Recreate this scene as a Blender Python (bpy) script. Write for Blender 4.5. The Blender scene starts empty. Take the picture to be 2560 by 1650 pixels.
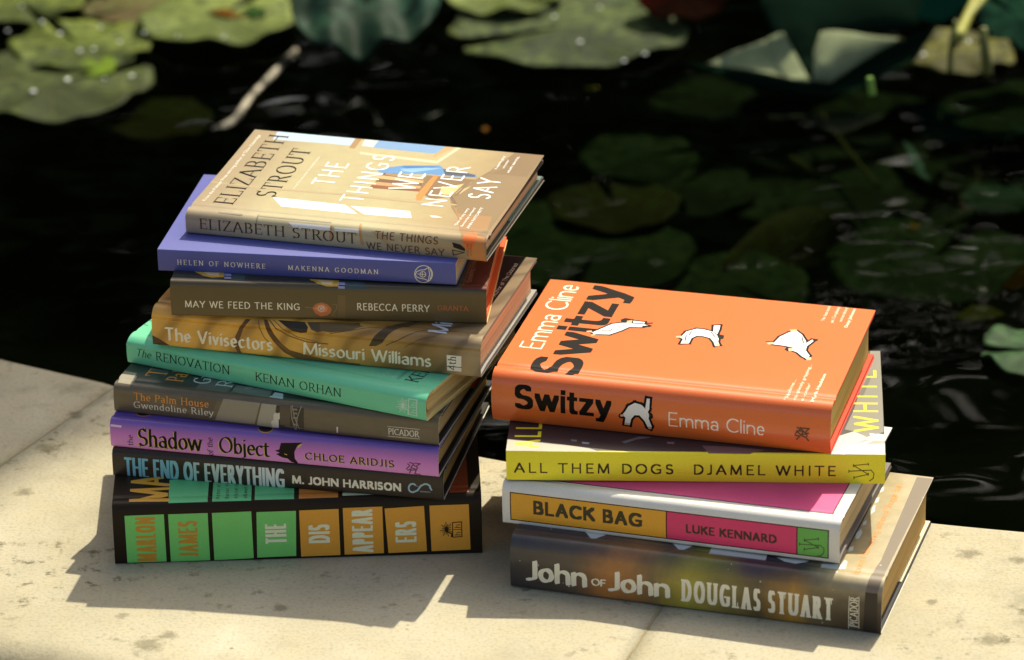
import bpy, bmesh, math, random
import numpy as np
from mathutils import Vector, Matrix, Euler
from mathutils.geometry import delaunay_2d_cdt
R = math.radians
S = bpy.context.scene
COL = S.collection

# ------------------------------------------------------------------ camera, sky, sun, exposure
CAM_F = 10579.4            # focal length in widths of 2560
cam_d = bpy.data.cameras.new('camera')
cam = bpy.data.objects.new('camera', cam_d); COL.objects.link(cam); S.camera = cam
cam_d.sensor_width = 36.0; cam_d.lens = CAM_F / 2560 * 36.0
cam.location = (0, -1.87207, 1.25872)
cam.rotation_euler = (Euler((math.pi/2 - 0.423718, 0, 0)).to_matrix() @ Matrix.Rotation(-0.015894, 3, 'Z')).to_euler()
cam_d.clip_start = 0.05; cam_d.clip_end = 500
cam_d.dof.use_dof = True; cam_d.dof.focus_distance = 2.74; cam_d.dof.aperture_fstop = 7.2
S.render.resolution_x = 1024; S.render.resolution_y = 660

SUN_TO = Vector((0.315, 0.765, 1.0)).normalized()
sun_el = math.asin(SUN_TO.z); sun_az = math.atan2(SUN_TO.x, SUN_TO.y)
W_ = bpy.data.worlds.new('World'); S.world = W_; W_.use_nodes = True
nt = W_.node_tree; nt.nodes.clear()
sky = nt.nodes.new('ShaderNodeTexSky'); sky.sky_type = 'NISHITA'; sky.sun_disc = False
sky.sun_elevation = sun_el; sky.sun_rotation = sun_az
sky.air_density = 0.75; sky.dust_density = 4.0; sky.ozone_density = 0.3
bg = nt.nodes.new('ShaderNodeBackground'); bg.inputs['Strength'].default_value = 0.13
wo = nt.nodes.new('ShaderNodeOutputWorld')
nt.links.new(sky.outputs[0], bg.inputs[0]); nt.links.new(bg.outputs[0], wo.inputs[0])
sd = bpy.data.lights.new('sun', 'SUN'); sd.energy = 3.8; sd.angle = R(0.5); sd.color = (1.0, 0.945, 0.84)
so = bpy.data.objects.new('sun', sd); COL.objects.link(so)
so.rotation_euler = SUN_TO.to_track_quat('Z', 'Y').to_euler(); so.location = (3, 8, 10)
S.view_settings.view_transform = 'Standard'; S.view_settings.look = 'None'
S.view_settings.exposure = 0.64; S.view_settings.gamma = 1.0
S.view_settings.use_white_balance = True; S.view_settings.white_balance_temperature = 7300; S.view_settings.white_balance_tint = 2.0
S.render.engine = 'CYCLES'
S.cycles.use_denoising = True
S.cycles.max_bounces = 8; S.cycles.transparent_max_bounces = 12
S.cycles.caustics_reflective = False; S.cycles.caustics_refractive = False

# ------------------------------------------------------------------ helpers
def tag(o, label=None, cat=None, group=None, kind=None):
    if label: o['label'] = label
    if cat: o['category'] = cat
    if group: o['group'] = group
    if kind: o['kind'] = kind
    return o
def link(name, me, parent=None, mats=()):
    o = bpy.data.objects.new(name, me); COL.objects.link(o)
    for m in mats: me.materials.append(m)
    if parent: o.parent = parent
    return o
def mesh_from(name, verts, faces, smooth=True):
    me = bpy.data.meshes.new(name); me.from_pydata([tuple(v) for v in verts], [], faces)
    me.update()
    if smooth: me.polygons.foreach_set('use_smooth', [True] * len(me.polygons))
    return me
class NT:
    """small node-building helper"""
    def __init__(s, name):
        s.m = bpy.data.materials.new(name); s.m.use_nodes = True; s.t = s.m.node_tree
        s.b = s.t.nodes['Principled BSDF']; s.out = s.t.nodes['Material Output']
    def n(s, typ, **kw):
        nd = s.t.nodes.new(typ)
        for k, v in kw.items():
            if k[0] == '_': setattr(nd, k[1:], v)
            else:
                key = k.replace('__', ' ')
                try: nd.inputs[key].default_value = v
                except (KeyError, TypeError): nd.inputs[int(k[1:])].default_value = v
        return nd
    def l(s, a, b): s.t.links.new(a, b)
    def ramp(s, fac, stops, interp='LINEAR'):
        r = s.t.nodes.new('ShaderNodeValToRGB'); e = r.color_ramp; e.interpolation = interp
        while len(e.elements) < len(stops): e.elements.new(0.5)
        for el, (p, c) in zip(e.elements, stops):
            el.position = p; el.color = (c[0], c[1], c[2], 1) if hasattr(c, '__len__') else (c, c, c, 1)
        s.l(fac, r.inputs[0]); return r.outputs[0]
    def mix(s, fac, a, b, mode='MIX'):
        m = s.t.nodes.new('ShaderNodeMix'); m.data_type = 'RGBA'; m.blend_type = mode
        for sock, v in ((m.inputs[0], fac), (m.inputs[6], a), (m.inputs[7], b)):
            if isinstance(v, bpy.types.NodeSocket): s.l(v, sock)
            elif hasattr(v, '__len__'): sock.default_value = (v[0], v[1], v[2], 1)
            else: sock.default_value = v
        return m.outputs[2]
    def math(s, op, a, b=0.0, c=None):
        m = s.t.nodes.new('ShaderNodeMath'); m.operation = op
        for i, v in enumerate((a, b) if c is None else (a, b, c)):
            if isinstance(v, bpy.types.NodeSocket): s.l(v, m.inputs[i])
            else: m.inputs[i].default_value = v
        return m.outputs[0]
    def noise(s, vec, scale, detail=3, rough=.5, dist=0):
        nd = s.t.nodes.new('ShaderNodeTexNoise'); nd.inputs['Scale'].default_value = scale
        nd.inputs['Detail'].default_value = detail; nd.inputs['Roughness'].default_value = rough
        nd.inputs['Distortion'].default_value = dist
        if vec: s.l(vec, nd.inputs['Vector'])
        return nd.outputs['Fac']
    def obj(s): return s.t.nodes.new('ShaderNodeTexCoord').outputs['Object']
    def uv(s): return s.t.nodes.new('ShaderNodeTexCoord').outputs['UV']
    def mapping(s, vec, scale=(1,1,1), loc=(0,0,0), rot=(0,0,0)):
        m = s.t.nodes.new('ShaderNodeMapping'); s.l(vec, m.inputs[0])
        m.inputs['Scale'].default_value = scale; m.inputs['Location'].default_value = loc; m.inputs['Rotation'].default_value = rot
        return m.outputs[0]
    def sep(s, vec):
        x = s.t.nodes.new('ShaderNodeSeparateXYZ'); s.l(vec, x.inputs[0]); return x.outputs
    def bump(s, h, strength=.2, dist=.001):
        b = s.t.nodes.new('ShaderNodeBump'); b.inputs['Strength'].default_value = strength; b.inputs['Distance'].default_value = dist
        s.l(h, b.inputs['Height']); s.l(b.outputs[0], s.b.inputs['Normal'])
    def color(s, c):
        if isinstance(c, bpy.types.NodeSocket): s.l(c, s.b.inputs['Base Color'])
        else: s.b.inputs['Base Color'].default_value = (c[0], c[1], c[2], 1)
    def rough(s, r, spec=.5):
        if isinstance(r, bpy.types.NodeSocket): s.l(r, s.b.inputs['Roughness'])
        else: s.b.inputs['Roughness'].default_value = r
        s.b.inputs['Specular IOR Level'].default_value = spec
def srgb(r, g, b):
    f = lambda c: (c / 255 / 12.92) if c / 255 < .04045 else ((c / 255 + .055) / 1.055) ** 2.4
    return (f(r), f(g), f(b))
_INK = {}
def ink(c, rough=.42, spec=.4, grain=.10):
    """printed paper of one colour with the faint mottle of ink on stock"""
    key = (tuple(round(x, 4) for x in c), rough, spec)
    if key in _INK: return _INK[key]
    t = NT('print'); o = t.uv()
    n = t.noise(o, 900, 2, .6); n2 = t.noise(o, 60, 3)
    f = t.math('MULTIPLY_ADD', n, grain * 2, 1 - grain)
    f = t.math('MULTIPLY', f, t.math('MULTIPLY_ADD', n2, grain * 1.2, 1 - grain * .6))
    v = t.n('ShaderNodeCombineColor'); [t.l(f, v.inputs[i]) for i in range(3)]
    t.color(t.mix(1.0, c, v.outputs[0], 'MULTIPLY')); t.rough(rough, spec if max(c) > .03 else .12)
    _INK[key] = t.m
    return t.m
def profile(kind, D, T, b=.0012, r=.003, groove=.0008, low=.3):
    """cross-section of a jacket in (y, z): back fore-edge, round the spine, to the front fore-edge"""
    P = []
    def fillet(c, a, e, rad, n=6):
        # corner c between directions towards a and e
        c = np.array(c, float); u = np.array(a, float) - c; w = np.array(e, float) - c
        u /= np.linalg.norm(u); w /= np.linalg.norm(w)
        p0 = c + u * rad; p1 = c + w * rad
        return [tuple((1-t)**2 * p0 + 2*t*(1-t) * c + t*t * p1) for t in np.linspace(0, 1, n)]
    if kind == 'soft':
        P = [(D, 0), (D*.5, 0)] + fillet((0, 0), (1, 0), (0, 1), .0008, 4) + [(0, T*.5)] + fillet((0, T), (0, -1), (1, 0), .0008, 4) + [(D*.25, T), (D*.5, T), (D*.75, T), (D, T)]
    else:
        arc = [(b * (2*s - 1)**2 * (1 if s > .5 else low), T * s) for s in np.linspace(0, 1, 13)]
        lo = fillet(arc[0], (1, 0), arc[1], min(r, .0016)); hi = fillet(arc[-1], arc[-2], (1, T), r)
        mid = [p for p in arc if lo[-1][1] < p[1] - 1e-4 and p[1] < hi[0][1] - 1e-4]
        g0 = hi[-1][0] + .0012
        gr = [(g0, T), (g0+.0012, T - groove*.35), (g0+.0026, T - groove), (g0+.0042, T - groove*.45), (g0+.006, T - groove*.05), (g0+.0085, T)]
        P = [(D, 0), (D*.5, 0), (.016, 0)] + lo + mid + hi + gr + [(D*.25, T), (D*.5, T), (D*.75, T), (D, T)]
    P = [p for i, p in enumerate(P) if i == 0 or math.hypot(p[0]-P[i-1][0], p[1]-P[i-1][1]) > 1e-6]
    P = np.array(P); seg = np.hypot(*np.diff(P, axis=0).T); s = np.concatenate([[0], np.cumsum(seg)])
    # v = 0 at the spine's lower corner
    i0 = int(np.argmin(np.hypot(P[:, 0] - (low*b if kind != 'soft' else 0), P[:, 1])))
    return P, s - s[i0]
def frame_of(pose):
    x, y, yaw, z0, tx, ty = pose
    c, s = math.cos(yaw), math.sin(yaw)
    ex = np.array([c, s, tx]); ex /= np.linalg.norm(ex)
    ey = np.array([-s, c, ty]); ey -= ex * (ey @ ex); ey /= np.linalg.norm(ey)
    return np.array([x, y, z0]), ex, ey, np.cross(ex, ey)

# ------------------------------------------------------------------ lettering: a pen swept along skeletons
def A(cx, cy, rx, ry, a0, a1, n=9):
    return [(cx + rx*math.cos(R(a0 + (a1-a0)*i/n)), cy + ry*math.sin(R(a0 + (a1-a0)*i/n))) for i in range(n+1)]
X = .66
GL = {
'A': (.80, [[(.06,0),(.40,1)],[(.40,1),(.74,0)],[(.19,.34),(.61,.34)]], [('h',.06,0),('h',.74,0)]),
'B': (.68, [[(.14,0),(.14,1)],[(.14,1),(.34,1)]+A(.34,.76,.2,.24,90,-90,7)+[(.14,.52)],[(.14,.52),(.36,.52)]+A(.36,.26,.24,.26,90,-90,7)+[(.14,0)]], [('l',.14,0),('l',.14,1)]),
'C': (.80, [A(.45,.5,.37,.5,48,312,13)], [('v',.70,.86,1),('v',.70,.14,-.6)]),
'D': (.82, [[(.14,0),(.14,1)],[(.14,1),(.32,1)]+A(.32,.5,.42,.5,90,-90,11)+[(.14,0)]], [('l',.14,0),('l',.14,1)]),
'E': (.64, [[(.14,0),(.14,1)],[(.14,1),(.56,1)],[(.14,.52),(.49,.52)],[(.14,0),(.58,0)]], [('l',.14,0),('l',.14,1),('v',.56,1,-1),('v',.58,0,1),('vm',.49,.52)]),
'F': (.60, [[(.14,0),(.14,1)],[(.14,1),(.55,1)],[(.14,.52),(.48,.52)]], [('h',.14,0),('l',.14,1),('v',.55,1,-1),('vm',.48,.52)]),
'G': (.86, [A(.45,.5,.37,.5,48,300,13)+[(.72,.10),(.72,.44)],[(.50,.44),(.74,.44)]], [('v',.70,.86,1)]),
'H': (.84, [[(.14,0),(.14,1)],[(.70,0),(.70,1)],[(.14,.52),(.70,.52)]], [('h',.14,0),('h',.14,1),('h',.70,0),('h',.70,1)]),
'I': (.30, [[(.15,0),(.15,1)]], [('h',.15,0),('h',.15,1)]),
'J': (.46, [[(.32,1),(.32,.2)]+A(.14,.2,.18,.2,0,-110,6)], [('h',.32,1)]),
'K': (.76, [[(.14,0),(.14,1)],[(.66,1),(.14,.44)],[(.32,.60),(.70,0)]], [('h',.14,0),('h',.14,1),('h',.66,1),('h',.70,0)]),
'L': (.60, [[(.14,0),(.14,1)],[(.14,0),(.56,0)]], [('h',.14,1),('l',.14,0),('v',.56,0,1)]),
'M': (.98, [[(.12,0),(.16,1)],[(.16,1),(.49,.04)],[(.49,.04),(.82,1)],[(.82,1),(.86,0)]], [('h',.12,0),('l',.16,1),('h',.86,0),('r',.82,1)]),
'N': (.86, [[(.13,0),(.13,1)],[(.13,1),(.73,0)],[(.73,0),(.73,1)]], [('h',.13,0),('l',.13,1),('h',.73,1)]),
'O': (.90, [A(.45,.5,.37,.5,90,450,18)], []),
'P': (.64, [[(.14,0),(.14,1)],[(.14,1),(.34,1)]+A(.34,.73,.23,.27,90,-90,8)+[(.14,.46)]], [('h',.14,0),('l',.14,1)]),
'Q': (.90, [A(.45,.5,.37,.5,90,450,18),[(.48,.2),(.84,-.12)]], []),
'R': (.74, [[(.14,0),(.14,1)],[(.14,1),(.34,1)]+A(.34,.745,.22,.255,90,-90,8)+[(.14,.49)],[(.36,.49),(.68,0)]], [('h',.14,0),('l',.14,1),('r',.68,0)]),
'S': (.62, [A(.31,.745,.20,.255,35,270,9)[:-1]+A(.31,.255,.23,.255,90,-145,9)], [('v',.49,.88,1),('v',.11,.12,-1)]),
'T': (.72, [[(.36,0),(.36,1)],[(.06,1),(.66,1)]], [('h',.36,0),('v',.06,1,-1),('v',.66,1,-1)]),
'U': (.82, [[(.14,1),(.14,.32)]+A(.41,.32,.27,.32,180,360,9)+[(.68,1)]], [('h',.14,1),('h',.68,1)]),
'V': (.78, [[(.05,1),(.39,0)],[(.39,0),(.73,1)]], [('h',.05,1),('h',.73,1)]),
'W': (1.10, [[(.05,1),(.31,0)],[(.31,0),(.55,.98)],[(.55,.98),(.80,0)],[(.80,0),(1.05,1)]], [('h',.05,1),('h',1.05,1)]),
'X': (.76, [[(.08,1),(.68,0)],[(.08,0),(.68,1)]], [('h',.08,1),('h',.68,1),('h',.08,0),('h',.68,0)]),
'Y': (.74, [[(.05,1),(.37,.46)],[(.69,1),(.37,.46)],[(.37,.46),(.37,0)]], [('h',.05,1),('h',.69,1),('h',.37,0)]),
'Z': (.70, [[(.08,1),(.62,1)],[(.62,1),(.08,0)],[(.08,0),(.64,0)]], [('v',.08,1,-1),('v',.64,0,1)]),
'a': (.56, [A(.26,X-.19,.17,.19,150,0,6)+[(.43,0)],A(.26,.19,.18,.19,0,360,10)], [('r',.43,0)]),
'b': (.60, [[(.13,0),(.13,1)],A(.32,X/2,.2,X/2,180,-180,13)], [('l',.13,1)]),
'c': (.52, [A(.30,X/2,.21,X/2,50,310,10)], [('v',.44,X*.85,.6)]),
'd': (.60, [[(.47,0),(.47,1)],A(.28,X/2,.2,X/2,0,360,13)], [('l',.47,1),('r',.47,0)]),
'e': (.54, [[(.10,X*.52),(.48,X*.52)]+A(.29,X/2,.2,X/2,5,310,11)], []),
'f': (.36, [[(.14,0),(.14,.78)]+A(.32,.78,.18,.22,180,60,5),[(.02,X),(.30,X)]], [('h',.14,0)]),
'g': (.58, [A(.28,X/2,.2,X/2,0,360,13),[(.47,X),(.47,-.1)]+A(.27,-.1,.2,.18,0,-150,7)], []),
'h': (.60, [[(.13,0),(.13,1)],[(.13,.42)]+A(.30,.44,.17,.22,180,0,7)+[(.47,0)]], [('h',.13,0),('l',.13,1),('h',.47,0)]),
'i': (.28, [[(.14,0),(.14,X)],[(.14,.88),(.14,.93)]], [('h',.14,0),('l',.14,X)]),
'j': (.28, [[(.14,X),(.14,-.12)]+A(0,-.12,.14,.14,0,-90,4),[(.14,.88),(.14,.93)]], [('l',.14,X)]),
'k': (.56, [[(.13,0),(.13,1)],[(.46,X),(.13,.28)],[(.24,.38),(.50,0)]], [('h',.13,0),('l',.13,1),('h',.50,0)]),
'l': (.28, [[(.14,0),(.14,1)]], [('h',.14,0),('l',.14,1)]),
'm': (.90, [[(.13,0),(.13,X)],[(.13,.42)]+A(.29,.44,.16,.22,180,0,7)+[(.45,0)],[(.45,.42)]+A(.61,.44,.16,.22,180,0,7)+[(.77,0)]], [('h',.13,0),('l',.13,X),('h',.45,0),('h',.77,0)]),
'n': (.60, [[(.13,0),(.13,X)],[(.13,.42)]+A(.30,.44,.17,.22,180,0,7)+[(.47,0)]], [('h',.13,0),('l',.13,X),('h',.47,0)]),
'o': (.60, [A(.30,X/2,.21,X/2,90,450,14)], []),
'p': (.60, [[(.13,-.28),(.13,X)],A(.32,X/2,.2,X/2,180,-180,13)], [('h',.13,-.28),('l',.13,X)]),
'q': (.60, [[(.47,-.28),(.47,X)],A(.28,X/2,.2,X/2,0,360,13)], [('h',.47,-.28)]),
'r': (.42, [[(.13,0),(.13,X)],[(.13,.42)]+A(.30,.44,.17,.22,180,55,5)], [('h',.13,0),('l',.13,X)]),
's': (.46, [A(.23,X*.745,.14,X*.255,30,270,8)[:-1]+A(.23,X*.255,.16,X*.255,90,-145,8)], []),
't': (.38, [[(.16,.86),(.16,.16)]+A(.30,.16,.14,.16,180,290,5),[(.03,X),(.33,X)]], []),
'u': (.60, [[(.13,X),(.13,.22)]+A(.30,.22,.17,.22,180,360,7)+[(.47,X)],[(.47,X),(.47,0)]], [('l',.13,X),('r',.47,0)]),
'v': (.54, [[(.04,X),(.27,0)],[(.27,0),(.50,X)]], [('h',.04,X),('h',.50,X)]),
'w': (.80, [[(.04,X),(.23,0)],[(.23,0),(.40,X)],[(.40,X),(.59,0)],[(.59,0),(.76,X)]], [('h',.04,X),('h',.76,X)]),
'y': (.54, [[(.04,X),(.28,0)],[(.50,X),(.28,0),(.16,-.26),(.04,-.24)]], [('h',.04,X),('h',.50,X)]),
'z': (.50, [[(.06,X),(.44,X)],[(.44,X),(.06,0)],[(.06,0),(.46,0)]], []),
'.': (.26, [[(.13,0),(.13,.05)]], []), ',': (.26, [[(.13,.04),(.08,-.14)]], []),
"'": (.2, [[(.1,1),(.08,.8)]], []), '-': (.4, [[(.06,.36),(.34,.36)]], []),
'4': (.66, [[(.46,0),(.46,1)],[(.46,1),(.06,.32)],[(.06,.32),(.62,.32)]], []),
}
STY = {  # pw stem, ph hairline, ang pen angle, ser (length, thickness), track
 'bodoni': dict(pw=.125, ph=.032, ang=6, ser=(.20,.030), track=.10),
 'serif':  dict(pw=.120, ph=.042, ang=10, ser=(.19,.036), track=.07),
 'wide':   dict(pw=.130, ph=.050, ang=10, ser=(.20,.045), track=.34),
 'italic': dict(pw=.11, ph=.04, ang=14, ser=None, track=.0, shear=.26),
 'humanist': dict(pw=.115, ph=.085, ang=15, ser=(.0,0), track=.10),
 'humlight': dict(pw=.092, ph=.060, ang=15, ser=(.0,0), track=.16),
 'mono':   dict(pw=.145, ph=.13, ang=0, ser=None, track=.22),
 'gothic': dict(pw=.165, ph=.055, ang=32, ser=None, track=.0, gap=.03),
 'flared': dict(pw=.135, ph=.035, ang=24, ser=(.12,.03), track=.0),
 'flaredcap': dict(pw=.155, ph=.07, ang=18, ser=(.08,.04), track=.12),
 'cond':   dict(pw=.135, ph=.115, ang=0, ser=None, track=.0, gap=.016),
 'condw':  dict(pw=.145, ph=.110, ang=0, ser=None, track=.0, gap=.03),
 'condlight': dict(pw=.12, ph=.10, ang=0, ser=None, track=.0, gap=.035),
 'chunky': dict(pw=.200, ph=.100, ang=20, ser=None, track=.0, gap=.02),
 'slab':   dict(pw=.150, ph=.085, ang=0, ser=(.05,.085), track=.0, gap=.045),
 'bold':   dict(pw=.185, ph=.152, ang=0, ser=None, track=.0, gap=.03),
 'boldcap': dict(pw=.215, ph=.180, ang=0, ser=None, track=.0, gap=.045),
 'light':  dict(pw=.078, ph=.072, ang=0, ser=None, track=.0, gap=.06),
 'picador': dict(pw=.110, ph=.06, ang=12, ser=(.12,.04), track=.06),
 'thinline': dict(pw=.075, ph=.065, ang=0, ser=None, track=.06),
}
def hull(pts):
    pts = sorted(set(pts))
    if len(pts) < 3: return pts
    def half(ps):
        h = []
        for p in ps:
            while len(h) > 1 and (h[-1][0]-h[-2][0])*(p[1]-h[-2][1]) - (h[-1][1]-h[-2][1])*(p[0]-h[-2][0]) <= 1e-12: h.pop()
            h.append(p)
        return h
    a = half(pts); b = half(pts[::-1]); return a[:-1] + b[:-1]
def union(polys, eps=1e-7):
    """merge overlapping 2-D polygons into clean triangles"""
    vs, fs = [], []
    for p in polys:
        if len(p) < 3: continue
        ar = sum(p[i][0]*p[(i+1) % len(p)][1] - p[(i+1) % len(p)][0]*p[i][1] for i in range(len(p)))
        if abs(ar) < 1e-14: continue
        q = p if ar > 0 else p[::-1]
        fs.append(list(range(len(vs), len(vs)+len(q)))); vs += [Vector(v) for v in q]
    if not fs: return [], []
    v, e, f, _, _, of = delaunay_2d_cdt(vs, [], fs, 0, eps)
    return [tuple(x) for x in v], [list(a) for a, o in zip(f, of) if o]
def pen_text(text, style, length, cap):
    """outline of text, baseline from (0,0) to (length,0), capitals cap high"""
    st = STY[style]; tr = st['track']
    gap = st.get('gap')
    ext = {c: (min(p[0] for q in GL[c][1] for p in q), max(p[0] for q in GL[c][1] for p in q)) for c in set(text) if c in GL}
    thin = lambda c: gap is not None and c in ext and ext[c][1] - ext[c][0] < .05
    fixed = sum(st['pw'] + 2*gap for c in text if thin(c))
    tot = sum(GL[c][0] if c in GL else .36 for c in text if not thin(c)) + tr * (len(text) - 1)
    sx = (length / cap - fixed) / tot
    nib = [(a*st['pw']/2, b*st['ph']/2) for a, b in ((-1,-1),(1,-1),(1,1),(-1,1))]
    ca, sa = math.cos(R(st['ang'])), math.sin(R(st['ang']))
    nib = [(x*ca - y*sa, x*sa + y*ca) for x, y in nib]
    nh = max(y for _, y in nib); ser = st.get('ser'); sh = st.get('shear', 0)
    V, F = [], []; cx = 0.0
    for c in text:
        if c not in GL: cx += (.36 + tr) * sx; continue
        w, strokes, marks = GL[c]; polys = []
        adv = w*sx if not thin(c) else st['pw'] + 2*gap
        def fx(p):
            y = p[1]*(1 - 2*nh) + nh
            if gap is not None:
                a, b = ext[c]
                if thin(c): return (adv/2 + (p[0]-a), y)
                return (st['pw']/2 + gap + (p[0]-a)/(b-a)*(adv - 2*gap - st['pw']), y)
            return (p[0]*sx + sh*y, y)
        for s in strokes:
            q = [fx(p) for p in s]
            for a, b in zip(q, q[1:]):
                polys.append(hull([(a[0]+n[0], a[1]+n[1]) for n in nib] + [(b[0]+n[0], b[1]+n[1]) for n in nib]))
        if ser and ser[0] > 0:
            L, t = ser; pw = st['pw']/2
            for m in marks:
                x, y = fx((m[1], m[2])); k = m[0]
                y0 = y - nh if m[2] < .5 else y + nh - t
                if m[2] not in (0, 1, X, -.28): y0 = y - t/2
                if k in 'hlr':
                    x0 = x - pw - (L*.5 if k in 'hl' else 0); x1 = x + pw + (L*.5 if k in 'hr' else 0)
                    polys.append([(x0, y0), (x1, y0), (x1, y0+t), (x0, y0+t)])
                elif k == 'v' and (gap is None or c not in 'SCG'):
                    d = m[3]*.24; polys.append(hull([(x-.02, y-nh*.8), (x+.03, y-nh*.8), (x+.03, y+d), (x+.005, y+d), (x-.02, y+nh*.8), (x+.03, y+nh*.8)]))
                elif k == 'vm':
                    polys.append([(x-.015, y-.11), (x+.015, y-.11), (x+.015, y+.11), (x-.015, y+.11)])
        v, f = union(polys, 1e-5)
        b = len(V); V += [((p[0]+cx)*cap, p[1]*cap) for p in v]; F += [[i+b for i in q] for q in f]
        cx += adv + tr * sx
    return V, F
def sans_text(text, length, cap, weight=0.0, spacing=1.0):
    """the built-in sans face, heavier or lighter by weight, fitted to length"""
    c = bpy.data.curves.new('lettering', 'FONT'); c.body = text; c.size = 1; c.offset = weight; c.resolution_u = 4; c.space_character = spacing
    o = bpy.data.objects.new('lettering', c); COL.objects.link(o)
    dg = bpy.context.evaluated_depsgraph_get(); dg.update()
    me = bpy.data.meshes.new_from_object(o.evaluated_get(dg))
    V = [(v.co.x, v.co.y) for v in me.vertices]; F = [list(p.vertices) for p in me.polygons]
    bpy.data.objects.remove(o); bpy.data.curves.remove(c); bpy.data.meshes.remove(me)
    if not V: return V, F
    x0 = min(v[0] for v in V); x1 = max(v[0] for v in V); k = length / (x1 - x0); ky = cap / (.729 + 2*weight)
    return [((v[0]-x0)*k, v[1]*ky) for v in V], F
def poly_art(pts):
    return union([pts], 1e-6)
def line_art(pts, w, closed=False):
    q = pts + [pts[0]] if closed else pts; out = []
    for a, b in zip(q, q[1:]):
        d = math.hypot(b[0]-a[0], b[1]-a[1]) or 1e-9; nx, ny = -(b[1]-a[1])/d*w/2, (b[0]-a[0])/d*w/2
        ex, ey = (b[0]-a[0])/d*w/2, (b[1]-a[1])/d*w/2
        out.append([(a[0]+nx-ex, a[1]+ny-ey), (a[0]-nx-ex, a[1]-ny-ey), (b[0]-nx+ex, b[1]-ny+ey), (b[0]+nx+ex, b[1]+ny+ey)])
    return union(out, 1e-6)

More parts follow.
